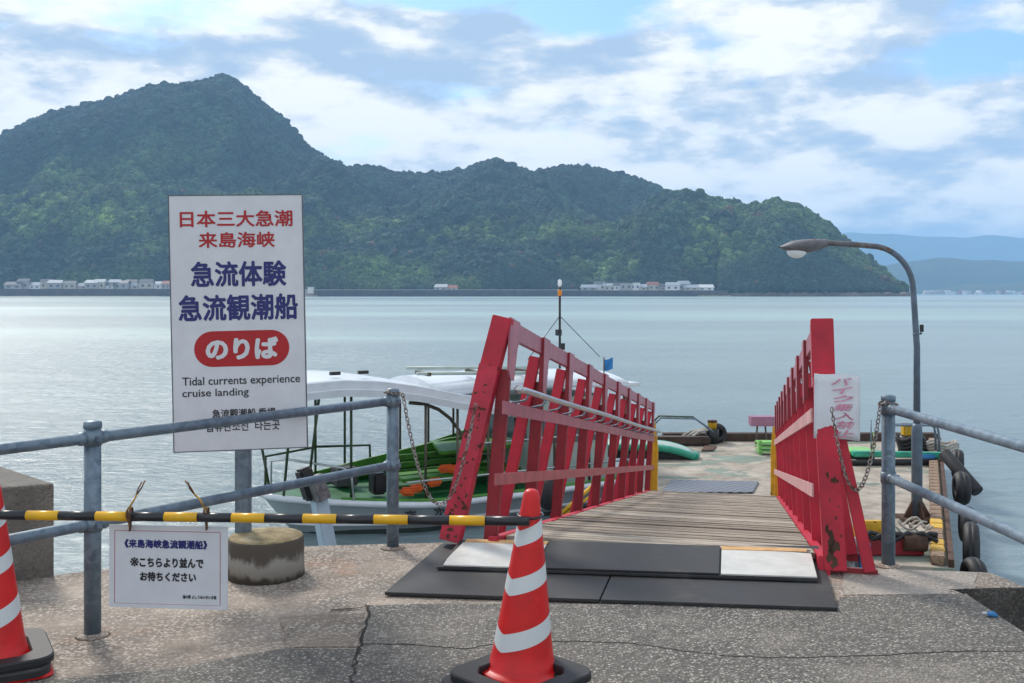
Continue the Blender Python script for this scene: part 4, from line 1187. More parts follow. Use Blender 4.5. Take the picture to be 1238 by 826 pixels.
# yellow end guards
for s in (-1, 1):
    mb = MB().use('yellow_paint')
    x = s * (HW - 0.03) + (0.0 if s < 0 else -0.02)
    prof = [(-0.055, -0.10), (0.065, -0.10), (0.065, 0.62), (0.02, 0.98), (-0.02, 0.98), (-0.05, 0.62)]
    M = Matrix.Translation((x, GL + 0.22, 0)) @ Matrix.Rotation(R(90), 4, 'X')
    mb.prism(prof, -0.03, 0.03, M=M)
    mb.prism([(p[0] * .55 + .03 * s, p[1] * .97) for p in prof], -0.02, 0.06, M=M @ Matrix.Translation((0, 0, 0.035)))
    o = mb.build('end_guard', gw, bevel=0.006)
# white paper notice on right post
PM = Matrix.Translation((HW - 0.042, -0.070, 0.965)) @ Matrix.Rotation(R(1), 4, 'Y') @ Matrix.Rotation(R(3), 4, 'X') @ Matrix.Rotation(-R(1), 4, 'Z')
pn = thing('no_motorbikes_notice', 'white plastic sheet with faded pink handwriting tied to the right corner post', 'notice', (0, 0, 0))
gmw = Matrix.Translation(gw.location) @ gw.rotation_euler.to_matrix().to_4x4()
pn.matrix_world = gmw @ PM
pw, phh = 0.235, 0.345
mb = MB().use('sign_white'); rows = []
for j in range(9):
    rows.append([(pw * i / 8, 0.003 * math.sin(i * 1.1 + j * .7) + 0.004 * math.sin(j * .9), -phh * j / 8 - .003 * math.sin(i)) for i in range(9)])
mb.grid(rows).build('sheet', pn, solid=0.0015)
lx = 0.135
for i, chx in enumerate("バイク乗入禁止"):
    z1 = -0.018 - i * 0.0458; h = 0.040; dx = (0.004 * ((i * 7) % 3 - 1)) 
    lettering(chx, (lx - 0.045 + dx + i * .002, lx + 0.060 + dx + i * .002, z1 - h, z1), 'print_pink', pn, Matrix.Translation((0, -0.0062, 0)), bold=0.012, shear=0.25)

# ================================================================== CHAINS
def chain(label, ctrl, link=0.030, sag=None, wire=0.0034):
    # ctrl: list of points; resample evenly
    pts = [Vector(p) for p in ctrl]
    dense = []
    for a, b in zip(pts, pts[1:]):
        for k in range(40): dense.append(a.lerp(b, k / 40))
    dense.append(pts[-1])
    step = link * 0.72; out = [dense[0]]; acc = 0
    for a, b in zip(dense, dense[1:]):
        acc += (b - a).length
        if acc >= step: out.append(b); acc = 0
    mb = MB().use('chain_steel'); org = Vector(out[0])
    for i in range(len(out) - 1):
        c = (out[i] + out[i + 1]) / 2 - org; t = (out[i + 1] - out[i]).normalized()
        side = t.cross(Vector((0, 1, 0.01))).normalized(); nrm = side.cross(t)
        if i % 2: side, nrm = nrm, side
        side = (side * .9 + nrm * .43).normalized()
        lp = []
        for k in range(10):
            a = 2 * math.pi * k / 10
            lp.append(c + t * (math.cos(a) * link * 0.5) + side * (math.sin(a) * link * 0.30))
        mb.tube(lp, wire, 5, closed=True)
    o = mb.build('chain'); o.location = org
    return tag(o, label, 'chain', 'chains closing the sides of the gangway entrance')
def caten(a, b, low, n=22):
    """parabola-like curve through a and b whose lowest point is at height low"""
    a, b = Vector(a), Vector(b); da = a.z - low; db = b.z - low
    t0 = math.sqrt(da) / (math.sqrt(da) + math.sqrt(db)); out = []
    for i in range(n + 1):
        t = i / n; p = a.lerp(b, t)
        k = da / (t0 ** 2); p.z = low + k * (t - t0) ** 2 if True else p.z
        out.append(p)
    return out
ca = at(487, 476, 5.70); cb = at(576, 484, 5.50); clow = at(519, 610, 5.6).z
wrap = [Vector((lp1[0] + 0.044 * math.cos(a), lp1[1] + 0.044 * math.sin(a), 0.90 + 0.006 * math.sin(2 * a))) for a in [R(x) for x in range(-200, 0, 20)]]
chain('rusty steel chain hanging from the left railing post to the gangway', wrap + caten(ca, cb, clow))
ca = at(1005, 493, 5.13); cb = at(1064, 492, 5.32); clow = at(1040, 594, 5.2).z
wrap = [Vector((rp0[0] + 0.044 * math.cos(a), rp0[1] + 0.044 * math.sin(a), 0.88 + 0.006 * math.sin(2 * a))) for a in [R(x) for x in range(180, 360, 20)]]
chain('steel chain hanging between the white sheet and the right railing post', caten(ca, cb, clow) + wrap)

# ================================================================== PONTOON
PZ = -1.60
pon = [(4.95, 11.1), (8.95, 20.9), (3.1, 20.9), (1.12, 12.1)]
o = MB().use('pontoon_deck').prism(pon, -2.35, PZ).build('pontoon_deck'); tag(o, kind='structure')
def pz(px, py, z=PZ): return gp(px, py, z)
# edge beams
def beam(a, b, w_, h_, mat, name, label, cat, z=PZ, grp=None):
    a = Vector((a[0], a[1], z + h_ / 2)); b = Vector((b[0], b[1], z + h_ / 2))
    o = MB().use(mat).bar(a, b, w_, h_, bev=0.01).build(name); return tag(o, label, cat, grp)
beam((8.85, 20.8), (3.15, 20.8), 0.22, 0.16, 'dark_timber', 'edge_beam', 'dark timber beam along the far edge of the pontoon', 'edge beam')
# right edge: row of worn timber blocks with painted ends
eb = thing('edge_timbers', 'brown and yellow worn timber blocks along the right edge of the pontoon', 'edge timber', (4.88, 11.15, PZ))
ed = Vector((8.78 - 4.83, 20.7 - 11.2, 0)); eL = ed.length; edn = ed.normalized(); ang = math.atan2(edn.y, edn.x)
nb_ = 34; eb0 = {}
re = random.Random(8)
for i in range(nb_):
    c = edn * (0.2 + i * (eL - .3) / nb_) + Vector((-0.10, 0.02, 0.055))
    y_ = i in (1, 2, 5, 6)
    key = 'yellow_paint' if y_ else 'edge_timber'
    M = Matrix.Translation(c) @ Matrix.Rotation(ang + re.uniform(-.03, .03), 4, 'Z')
    if key not in eb0:
        eb0[key] = MB().use(key).box((0, 0, 0), (eL / nb_ - 0.03, 0.15, 0.11), bev=0.012).build('timber_block', eb); o = eb0[key]
    else: o = share(eb0[key], 'timber_block', eb)
    o.matrix_local = M
MB().use('rust').bar(edn * 0.0 + Vector((0.04, 0, 0.02)), edn * eL + Vector((0.04, 0, 0.02)), 0.06, 0.14).build('steel_edge', eb)

# lamp post
lx_, ly_ = 5.47, 13.45
lampt = thing('street_lamp', 'tall grey lamp post with curved rusty arm standing on the pontoon', 'street lamp', (lx_, ly_, PZ))
def lz(py): return CAM_H - (py - 355) / F * ly_ - PZ
def lxx(px): return (px - 619) / F * ly_ - lx_
mb = MB().use('rust').box((0, 0, 0.03), (0.46, 0.42, 0.05), bev=0.006)
for a in range(4):
    mb.prism([(0.06, 0), (0.2, 0), (0.06, 0.24)], -0.012, 0.012, M=Matrix.Rotation(R(90 * a + 8), 4, 'Z') @ Matrix.Translation((0, 0, 0.055)) @ Matrix.Rotation(R(90), 4, 'X'))
mb.build('base_plate', lampt)
MB().use('lamp_paint').lathe([(0.072, 0.055), (0.070, lz(522)), (0.066, lz(516)), (0.050, lz(512))], seg=24).build('lower_pole', lampt)
pts = [(0, 0, lz(514)), (0, 0, lz(420)), (lxx(1104.5) - 0.0, 0, lz(360))]
for k in range(1, 10):
    a = R(90 * k / 9)
    pts.append((lxx(1104) - (lxx(1104) - lxx(1052)) * (1 - math.cos(a)), 0, lz(352) + (lz(297.5) - lz(352)) * math.sin(a)))
pts += [(lxx(1030), 0, lz(295.5)), (lxx(1010), 0, lz(294.5)), (lxx(996), 0, lz(294))]
MB().use('lamp_paint').tube(pts[:9], [0.046, 0.042] + [0.039] * 7, 18).build('upper_pole', lampt)
MB().use('lamp_rusty').tube(pts[8:], 0.038, 16).build('arm', lampt)
# luminaire
mb = MB().use('lamp_rusty'); rows = []
hx0, hx1 = lxx(1000), lxx(942.5)
for i in range(13):
    f = i / 12; x = hx0 + (hx1 - hx0) * f
    wd = 0.055 + 0.115 * math.sin(min(1, f * 1.25) * math.pi * .62) ** 1.2; wd *= (1 - max(0, f - .8) * 4.0); wd = max(wd, .012)
    zt = lz(289) - lz(294); ht = 0.05 + 0.03 * math.sin(f * math.pi); ht *= (1 - max(0, f - .8) * 3.5)
    hb_ = 0.05 + 0.055 * math.sin(min(1, f * 1.15) * math.pi); hb_ *= (1 - max(0, f - .85) * 5.5)
    zc = lz(294) - 0.06 * f
    rows.append([(x, wd * math.cos(2 * math.pi * k / 16), zc + (ht if math.sin(2 * math.pi * k / 16) > 0 else max(hb_, .01)) * math.sin(2 * math.pi * k / 16)) for k in range(17)])
mb.grid(rows).build('lamp_head', lampt)
mb = MB().use('lamp_glass').sphere((lxx(963), 0, lz(303.5)), 0.135, (1.0, 0.8, 0.75), sub=3); mb.build('lamp_glass', lampt)
mb = MB().use('black_plastic').box((lxx(1114), 0, lz(397)), (0.045, 0.04, 0.10), bev=0.005).tube([(0.04, 0, lz(403)), (lxx(1114), 0, lz(403))], 0.012, 8); mb.build('photo_sensor', lampt)
MB().use('galvanised').tube([(0.056 * math.cos(2 * math.pi * k / 20), 0.056 * math.sin(2 * math.pi * k / 20), lz(404)) for k in range(20)], .008, 6, closed=True).build('sensor_strap', lampt)

# tread plate
tp_ = [pz(800, 597), pz(910, 597), pz(917, 584), pz(812, 582)]
o = MB().use('tread_plate').prism([(p.x, p.y) for p in tp_], PZ + 0.004, PZ + 0.03).build('tread_plate', bevel=.003); tag(o, 'grey chequered steel plate lying at the lower end of the gangway', 'steel plate')
o = MB().use('rust').prism([(p.x, p.y) for p in (pz(848, 546), pz(862, 546), pz(866, 540.5), pz(852, 540))], PZ + 0.004, PZ + 0.03).build('rusty_plate', bevel=.003); tag(o, 'small rusty plate on the pontoon near the black tyre', 'steel plate')
o = MB().use('rust').prism([(p.x, p.y) for p in (pz(1046, 655), pz(1095, 655), pz(1092, 645), pz(1050, 645))], PZ + 0.004, PZ + 0.02).build('rusty_plate', bevel=.003); tag(o, 'rust brown plate on the pontoon in front of the lamp post', 'steel plate')

# green float boat at left of the pontoon
def green_skiff(label, cx, cy, z, ln, wd, rz, h=0.26):
    t = thing('green_float', label, 'float', (cx, cy, z), (0, 0, rz), 'turquoise edged floats on the pontoon')
    mb = MB().use('turquoise_paint'); pts = []; pts2 = []
    for k in range(15):
        f = k / 14; x = -ln / 2 + ln * f; zz = h - 0.17 * max(0, (f - .55) / .45) ** 2
        pts.append((x, -wd / 2 + 0.10 * max(0, (f - .6) / .4) ** 2, zz)); pts2.append((x, wd / 2 - 0.10 * max(0, (f - .6) / .4) ** 2, zz))
    mb.tube(pts, 0.065, 10); mb.tube(pts2, 0.065, 10); mb.tube([pts[-1], ((pts[-1][0] + .05), 0, pts[-1][2]), pts2[-1]], .065, 10)
    mb.build('tube', t)
    mb = MB().use('cabin_grey')
    rows = [[(p[0], p[1] + (q[1] - p[1]) * j / 6, p[2] + 0.05 - 0.0 * j + 0.03 * math.sin(math.pi * j / 6)) for j in range(7)] for p, q in zip(pts, pts2)]
    mb.grid(rows).build('cover', t, solid=.01)
    mb = MB().use('black_rubber').box((-.1, 0, h * .36), (ln * .86, wd * .8, h * .7), bev=0.02); mb.build('underside', t)
    return t
q = pz(812, 556)
green_skiff('turquoise edged float lying on the left side of the pontoon', q.x - 0.35, q.y + 0.3, PZ, 1.6, 0.6, R(-8), h=0.22)
q = pz(1094, 562)
t = thing('green_rail_beam', 'turquoise beam with black pipe beneath lying behind the lamp post', 'beam', (q.x, q.y, PZ))
MB().use('turquoise_paint').bar((-0.95, 0, 0.20), (0.95, 0.0, 0.17), 0.16, 0.10, bev=0.02).build('beam', t)
MB().use('black_rubber').tube([(-1.0, -0.08, 0.06), (0.55, -0.08, 0.06)], 0.055, 12).build('pipe', t)
MB().use('blue_cloth').box((0.35, -0.02, 0.16), (0.3, 0.2, 0.08), bev=.02).build('strap', t)

# hoop rails
def hoop(label, x0, x1, y, h, rz=0):
    t = thing('hoop_rail', label, 'hoop rail', (x0, y, PZ))
    for dy in (0, 0.25):
        Lx = x1 - x0
        pts = [(0, dy, 0), (0.10, dy, h * .8), (0.22, dy, h), (Lx * .72, dy, h * .97), (Lx * .9, dy, h * .72), (Lx, dy, h * .55)]
        MB().use('dark_green_paint' if dy else 'galvanised').tube(pts, 0.022, 8).build('hoop', t)
    return t
q0 = pz(786, 544); 
hoop('bent grey pipe hoop rail at the far left corner of the pontoon', q0.x, q0.x + 1.25, q0.y + 0.1, 0.62)
t = thing('hoop_rail', 'bent grey pipe hoop rail behind the lamp post at the right edge', 'hoop rail', tuple(pz(1078, 553)))
for dy in (0, .16):
    MB().use('galvanised').tube([(0, dy, 0.0), (0, dy, 0.52), (0.06, dy, 0.60), (0.75, dy, 0.60), (0.86, dy, 0.55), (0.88, dy, 0.45), (0.90, dy, 0.0)], 0.022, 8).build('hoop', t)

# bollards with tyres and ropes
def tyre_mesh(mb, r=0.28, w_=0.17, M=None):
    prof = []
    for k in range(13):
        a = 2 * math.pi * k / 12; prof.append((r - 0.075 + 0.075 * math.cos(a), w_ / 2 * math.sin(a) * (1.0)))
    prof[-1] = prof[0]
    st = len(mb.bm.verts)
    mb.lathe(prof, seg=28, M=M)
    return mb
def tyre(label, loc, rot, r=0.28, w_=0.2, grp='black tyre fenders along the right side of the pontoon'):
    o = tyre_mesh(MB().use('black_rubber'), r, w_).build('tyre'); o.location = loc; o.rotation_euler = rot
    # tread ribs
    return tag(o, label, 'tyre', grp)
def bollard(label, px, py, tl_):
    q = pz(px, py)
    t = thing('bollard', label, 'bollard', tuple(q))
    MB().use('black_plastic').lathe([(0.14, 0), (0.14, 0.30)], 20).build('base', t)
    MB().use('yellow_paint').lathe([(0.09, 0.30), (0.09, 0.42), (0.10, 0.43)], 20).build('neck', t)
    MB().use('rust').lathe([(0.10, 0.43), (0.10, 0.47), (0.0, 0.48)], 20).build('cap', t)
    mb = MB().use('rope_white'); r9 = random.Random(int(px))
    for k in range(9):
        a0 = r9.uniform(150, 260); rr3 = r9.uniform(.16, .2)
        p0 = Vector((rr3 * math.cos(R(a0)), rr3 * math.sin(R(a0)) * .6, 0.3)); p3 = Vector((-r9.uniform(.25, .95), -r9.uniform(-.1, .3), 0.03))
        mb.tube([p0, p0.lerp(p3, .35) + Vector((0, 0, .05)), p0.lerp(p3, .7) + Vector((0, 0, -.02)), p3, p3 + Vector((-.2, .05, 0))], 0.022, 7)
    mb.build('mooring_rope', t)
    tyre(tl_, tuple(q + Vector((0.12, 0.12, 0.19))), (R(82), 0, R(12)), 0.21, 0.2, 'tyres beside the bollards')
bollard('yellow topped bollard wrapped in pale rope at the far side of the pontoon', 861, 536, 'black tyre leaning beside the far bollard')
q = pz(1096, 548)
t = thing('bollard', 'yellow topped bollard with coiled ropes at the right rear corner of the pontoon', 'bollard', tuple(q))
MB().use('black_plastic').lathe([(0.16, 0), (0.16, 0.34)], 20).build('base', t)
MB().use('yellow_paint').box((0, 0, 0.44), (0.18, 0.18, 0.2), bev=.02).build('neck', t)
MB().use('rust').lathe([(0.11, 0.54), (0.11, 0.57), (0.0, 0.58)], 20).build('cap', t)
mb = MB().use('black_rubber')
for k in range(4):
    mb.tube([(0.1 + 0.26 * math.cos(2 * math.pi * j / 18) - .02 * k, 0.2 * math.sin(2 * math.pi * j / 18) - .05, 0.10 + .07 * k + .05 * math.sin(j)) for j in range(18)], 0.035, 7, closed=True)
mb.build('coiled_rope', t)
mb = MB().use('rope_white')
for k in range(3):
    mb.tube([(0.6 + 0.35 * math.cos(2 * math.pi * j / 18), 0.2 * math.sin(2 * math.pi * j / 18) - .05, 0.10 + .05 * k + .03 * math.sin(j * 1.7)) for j in range(18)], 0.03, 7, closed=True)
mb.build('coiled_rope', t)

# tyres on the right side
nrm = Vector((edn.y, -edn.x, 0))
for i, (f, r_, wd, dz, lab, zr) in enumerate(((0.035, 0.25, 0.2, -0.20, 'black tyre fender at the near right corner of the pontoon', 18), (0.115, 0.33, 0.18, -0.05, 'largest black tyre fender, second along the right side of the pontoon', 0),
                                          (0.235, 0.25, 0.2, -0.02, 'black tyre fender beside the lamp post foot', 4), (0.46, 0.26, 0.22, 0.05, 'black tyre fender standing upright midway along the pontoon side', 8),
                                          (0.66, 0.26, 0.2, 0.10, 'farthest black tyre fender near the turquoise beam', 0))):
    c = Vector((4.95, 11.15, PZ)) + edn * (eL * f) + nrm * 0.22 + Vector((0, 0, dz))
    tyre(lab, tuple(c), (R(90), 0, ang + R(90 - 90 + zr)), r_, wd)
c = Vector((4.95, 11.15, PZ)) + edn * (eL * .56) + nrm * 0.3
o = MB().use('black_rubber').tube([c + Vector((-.15, .45, .38)), c + Vector((.12, -.2, -.15))], 0.105, 16).build('cylinder_fender', bevel=.02); tag(o, 'long black cylindrical fender slanting over the pontoon side', 'fender')

# near right clutter beneath the railing
q = pz(1060, 676)
t = thing('winch_frame', 'red steel beam with yellow box at the near edge of the pontoon', 'steel beam', tuple(q + Vector((0, 0.2, 0))))
MB().use('dark_red_paint').box((0.0, 0, 0.10), (1.2, 0.16, 0.18), bev=.01).build('beam', t)
MB().use('yellow_paint').box((0.02, 0.14, 0.27), (0.34, 0.12, 0.20), bev=.02).build('yellow_box', t)
MB().use('rust').tube([(0.35, -.05, 0.16), (0.62, -.05, 0.15)], 0.10, 14).build('roller', t)
mb = MB().use('rope_white'); r9 = random.Random(31)
for k in range(5):
    cx, cy, rr_1 = 0.35 + r9.uniform(0, .5), .3 + r9.uniform(-.1, .1), r9.uniform(.13, .24)
    mb.tube([(cx + rr_1 * math.cos(2 * math.pi * j / 22) * (1 + .2 * math.sin(j * .8 + k)), cy + rr_1 * .7 * math.sin(2 * math.pi * j / 22), 0.10 + .05 * k + .05 * math.sin(j * .9 + k)) for j in range(20)], 0.013, 6)
o = mb.build('rope_tangle', t)
mb = MB().use('black_rubber')
for k in range(3):
    pts = [(-0.1 + j * .085, -.05 + .03 * math.sin(j + k), 0.22 + .05 * math.sin(j * 1.3 + k * 2)) for j in range(11)]
    mb.tube(pts, 0.028, 7)
mb.build('black_hose', t)
q = at(1033, 668, 6.2)
mb = MB().use('white_cloth')
rows = []
for j in range(7):
    rows.append([(0.13 * (i / 6 - .5) + .02 * math.sin(j), 0.02 * math.sin(i * 2.1 + j), 0.10 - 0.2 * j / 6 + .012 * math.sin(i * 1.7)) for i in range(7)])
mb.grid(rows)
mb.use('blue_cloth').grid([[(0.02 + 0.075 * i / 4, -.02 + .012 * math.sin(i * 2 + j), 0.06 - .17 * j / 5) for i in range(5)] for j in range(6)])
o = mb.build('cloth_bundle', solid=.006); o.location = q; tag(o, 'crumpled white and blue cloth bundle tied behind the right corner post', 'cloth')
o = MB().use('blue_cloth').tube([(0, 0, 0), (0.03, -.02, 0.004), (0.055, -.015, -.012)], [0.016, .02, .012], 8).use('white_cloth').tube([(-.035, .01, 0.002), (0.0, 0, 0.004)], 0.010, 8).build('blue_scrap')
o.location = gp(1194, 742, 0.018); o.scale = (0.65, 0.65, 0.65); tag(o, 'small blue and white scrap lying on the quay edge at right', 'litter')
# floating white sack by near corner
c = Vector((5.35, 11.35, -2.12)); mb = MB().use('rope_white').use('white_cloth').sphere((0, 0, 0), 0.3, (1.4, .9, .55), 3)
for v in mb.bm.verts: v.co += v.co.normalized() * 0.10 * (mnoise.noise(v.co * 7))
o = mb.build('float_sack'); o.location = c; tag(o, 'white crumpled float sack against the near right corner of the pontoon', 'float')

# pink board and green tables
q = pz(928, 545)
t = thing('pink_stand', 'pink board on thin legs at the far side of the pontoon', 'stand', tuple(q + Vector((0, .5, 0))))
MB().use('pink_panel').box((0.02, 0, 0.52), (0.50, 0.25, 0.19), bev=.01).build('board', t)
for dx in (-.08, .08):
    MB().use('stanchion_brown').tube([(dx, 0, 0.42), (dx * 1.4, 0, 0.0)], 0.018, 8).build('leg', t)
q = pz(930, 549)
t = thing('green_crate', 'low bright green frame under the pink board', 'crate', tuple(q))
for k in range(3): MB().use('light_green_panel').box((0.02, 0, 0.07 + .08 * k), (0.52, 0.3, 0.035), bev=.005).build('slat', t)
for dx in (-.2, .22): MB().use('light_green_panel').box((dx, -.1, 0.14), (0.05, 0.05, 0.27)).build('leg', t)
MB().use('white_cloth').sphere((0.12, -.12, .24), 0.09, (1.2, 1, .8)).build('bundle', t)
q = pz(1036, 560)
t = thing('green_bench', 'light green bench with thin pole ends behind the white sheet', 'bench', tuple(q))
MB().use('light_green_panel').box((-0.1, 0.2, 0.20), (0.85, 0.55, 0.05), bev=.006).build('seat', t)
MB().use('dark_green_paint').box((-0.1, 0.2, 0.08), (0.80, 0.5, 0.10)).build('base', t)
for dx in (0.30, 0.36): MB().use('light_green_panel' if dx < .33 else 'galvanised').tube([(dx, 0.0 + (dx > .33) * .3, 0), (dx, 0.0 + (dx > .33) * .3, 0.75 if dx > .33 else .55)], 0.012, 8).build('pole', t)

# dark far-left clutter
q = pz(806, 540); 
mb = MB().use('dark_timber').box((0, 0, .1), (1.6, .3, .16), bev=.03)
o = mb.build('timber_baulk'); o.location = q + Vector((0.1, .2, 0)); tag(o, 'dark timber baulk lying behind the left turquoise float', 'timber')

# ================================================================== LEANING FENDER POST
t = thing('fender_post', 'leaning pale blue steel fender post with black rubber cap beside the boat', 'fender post', (0, 0, 0))
fY = 8.4
def fp(px, py, dy=0): p = at(px, py, fY + dy); return p
def quadprism(mb, P, depth):
    dv = Vector((0, depth, 0)); lo = [mb.bm.verts.new(p) for p in P]; hi = [mb.bm.verts.new(p + dv) for p in P]
    n = len(P); fs = [mb.bm.faces.new(lo), mb.bm.faces.new(list(reversed(hi)))]
    for i in range(n): fs.append(mb.bm.faces.new((lo[i], hi[i], hi[(i + 1) % n], lo[(i + 1) % n])))
    mb._mark(fs)
mb = MB().use('fender_blue')
# square column: right face lit, left face narrow
P0 = [fp(376, 603), fp(388, 598, -.12), fp(408, 668, -.12), fp(395, 672)]
mb.use('fender_shade'); 
colA = [fp(370, 603), fp(377, 600, -.05), fp(400, 690, -.05), fp(392, 693)]
b0, b1 = Vector(fp(383, 590)), Vector(fp(404, 700))
mb.use('fender_blue').bar(b0, b1, 0.115, 0.115, up=Vector((0.8, -1, 0)), bev=.006)
mb.build('column', t)
mb = MB().use('black_rubber').bar(Vector(fp(366, 566)), Vector(fp(378, 604)), 0.12, 0.13, up=Vector((0.8, -1, 0)), bev=.02)
mb.build('rubber_cap', t)
mb = MB().use('galvanised_dark').bar(Vector(fp(372, 574, -.02)) + Vector((.06, -.05, .0)), Vector(fp(383, 603, -.02)) + Vector((.06, -.05, 0)), 0.11, 0.14, up=Vector((0.8, -1, 0)), bev=.006)
mb.build('cap_bracket', t)

# ================================================================== BOAT
bt = thing('excursion_boat', 'white and green excursion boat with long white canopy roof moored behind the gangway', 'boat', (-3.84, 15.2, -2.2), (0, 0, R(30)))
# local: x along keel from bow (0) to stern, -y toward the quay side
BLn = 6.5
def hb_(s):   # half beam at deck
    f = s / BLn; return 1.32 * min(1, (max(f, 0) / 0.34) ** 0.55) if f < 0.34 else 1.32 - 0.12 * max(0, (f - .7) / .3)
def sheer(s):
    f = s / BLn; return 0.44 + 0.18 * max(0, 1 - f / 0.45) ** 1.6 + 0.03 * f
rows = []; ns = 30
levels = [(-0.35, .50), (-0.05, .80), (0.06, .86), (0.26, .93), (1.0, 1.0)]
for i in range(ns + 1):
    s = BLn * (i / ns) ** 1.25; r = []
    for side in (-1, 1):
        rr4 = []
        for (lv, bf) in levels:
            z = lv if lv < 1 else sheer(s)
            rake = 0.75 * (1 - max(0, z + .35) / (sheer(0) + .35)) * max(0, 1 - s / 2.2)
            rr4.append((s + rake, side * hb_(s) * bf if i else 0.0, z))
        r.append(rr4)
    row = r[0][::-1] + r[1]
    rows.append(row)
mb = MB().use('boat_hull_shaded').grid(rows)
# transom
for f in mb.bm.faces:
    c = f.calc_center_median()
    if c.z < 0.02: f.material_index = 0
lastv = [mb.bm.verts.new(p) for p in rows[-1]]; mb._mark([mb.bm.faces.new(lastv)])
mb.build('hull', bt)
rows2 = []
mb = MB().use('boat_bottom')
for side in (-1,):
    for i in range(ns + 1):
        s = BLn * (i / ns) ** 1.25
        rake = 0.75 * (1 - .35 / (sheer(0) + .35)) * max(0, 1 - s / 2.2)
        rows2.append([(s + rake * 1.12, side * (hb_(s) * .84 + .016 if i else 0.016), -0.16), (s + rake, side * (hb_(s) * .862 + .016 if i else 0.016), 0.07)])
mb.grid(rows2).build('boot_stripe', bt)
# rub rails
for dz, rad, mt in ((-0.02, 0.050, 'boat_white'), (-0.30, 0.028, 'boat_white')):
    for side in (-1, 1):
        pts = []
        for i in range(ns + 1):
            s = BLn * (i / ns) ** 1.25; z = sheer(s) + dz if dz > -.1 else 0.16
            rake = 0.75 * (1 - (z + .35) / (sheer(0) + .35)) * max(0, 1 - s / 2.2)
            bf = 1.0 if dz > -.1 else .90
            pts.append((s + rake, side * (hb_(s) * bf + .01 if i else 0), z))
        MB().use(mt).tube(pts, rad, 8).build('rub_rail', bt)
# deck
rows = []
for i in range(ns + 1):
    s = BLn * (i / ns) ** 1.25
    rows.append([(s, -hb_(s) * .97 if i else 0, sheer(s) - .03), (s, hb_(s) * .97 if i else 0, sheer(s) - .03)])
MB().use('boat_deck_green').grid(rows).build('deck', bt)
# bulwark boards near the bow/low green coaming on quay side
def bx(s, side, inset=.06): return side * (hb_(s) - inset)
for side in (-1, 1):
    mb = MB().use('boat_green'); rws = [[], []]
    for k in range(14):
        s = 1.0 + 5.9 * k / 13; h = 0.06 + 0.0
        rws[0].append((s, bx(s, side), sheer(s) - .02)); rws[1].append((s, bx(s, side), sheer(s) + h))
    mb.grid(rws).build('coaming', bt, solid=.02)
# green sloping gunwale board (rising toward the stern) on the far side, seats and engine box
mb = MB().use('boat_green')
mb.bar((0.9, 0.85, 0.62), (3.6, 0.75, 1.05), 0.05, 0.13).bar((3.6, .75, 1.05), (5.2, .75, 1.18), .05, .12)
mb.build('sloping_board', bt)
rws = [[], []]
for k in range(14):
    s = 1.5 + 4.8 * k / 13
    rws[0].append((s, hb_(s) - .10, sheer(s) - .03)); rws[1].append((s, hb_(s) - .12, 0.56 + 0.60 * min(1, (s - 1.5) / 2.6)))
MB().use('boat_green').grid(rws).build('far_bulwark', bt, solid=.03)
for k in range(3):
    MB().use('boat_green').box((4.0, 0.55, 0.62 + .13 * k), (3.4, 0.06, 0.09), bev=.01).build('bench_slat', bt)
for k in range(2):
    MB().use('boat_green').box((3.6, 0.1 - .35 * k, 0.66), (2.8, 0.26, 0.06), bev=.01).build('bench_seat', bt)
MB().use('boat_green').prism([(2.9, -.3), (4.4, -.3), (4.4, .9), (3.3, .9)], 1.02, 1.07).build('upper_shelf', bt)
MB().use('seawall_concrete').box((1.55, 0.55, 0.66), (0.36, 0.36, 0.30), bev=.02).build('locker', bt)
MB().use('black_plastic').box((1.75, -.4, 0.68), (0.22, 0.26, 0.34), bev=.03).build('bin', bt)
rl = random.Random(6)
for (s, y, z) in ((2.25, -.75, .60), (2.6, -.7, .66), (2.95, -.4, .80), (3.12, -.4, .78), (2.05, -.9, .60)):
    mb = MB().use('orange_vest').box((s, y, z), (0.26, 0.14, 0.13), bev=.04, rot=rl.uniform(-.4, .4)); mb.build('life_vest', bt)
# cabin
mb = MB().use('cabin_grey').box((5.15, 0.1, 1.15), (1.5, 1.9, 1.5), bev=.03); mb.build('cabin', bt)
for k in range(3):
    MB().use('cabin_window').box((4.7 + k * .48, -0.865, 1.35), (0.34, 0.02, 0.42), bev=.005).build('window', bt)
MB().use('cabin_window').box((4.395, 0.1, 1.35), (0.02, 1.3, 0.4)).build('window', bt)
# roof: forward canopy, arched along its length
def canopy(name, s0, s1, ztab, hw0, hw1, fas, mat='boat_white', camber=0.16):
    t_ = []; mb = MB().use(mat); rows = []
    n = 26
    for i in range(n + 1):
        f = i / n; s = s0 + (s1 - s0) * f; z = np.interp(f, [a for a, b in ztab], [b for a, b in ztab]); hw = hw0 + (hw1 - hw0) * f
        r = [(s, -hw, z), (s, -hw - .02, z + fas * .45), (s, -hw + .03, z + fas * .5), (s, -hw + .02, z + fas)]
        for j in range(1, 8):
            q = -1 + 2 * j / 8; r.append((s, (hw - .02) * q, z + fas + camber * (1 - q * q)))
        r += [(s, hw - .02, z + fas), (s, hw - .03, z + fas * .5), (s, hw + .02, z + fas * .45), (s, hw, z), (s, 0, z + .03)]
        r.append(r[0]); rows.append(r)
    mb.grid(rows, smooth=True)
    for f_ in mb.bm.faces:
        f_.normal_update()
        if abs(f_.normal.z) < .75: f_.smooth = False
    for row in (rows[0], rows[-1]): mb._mark([mb.bm.faces.new([mb.bm.verts.new(p) for p in row[:-1]])])
    return mb.build(name, bt)
zt = [(0, 2.09), (.12, 2.13), (.26, 2.16), (.40, 2.12), (.55, 2.01), (.69, 1.87), (1.0, 1.62)]
canopy('canopy_roof', -0.25, 4.1, zt, 1.22, 1.26, 0.23, camber=0.03)
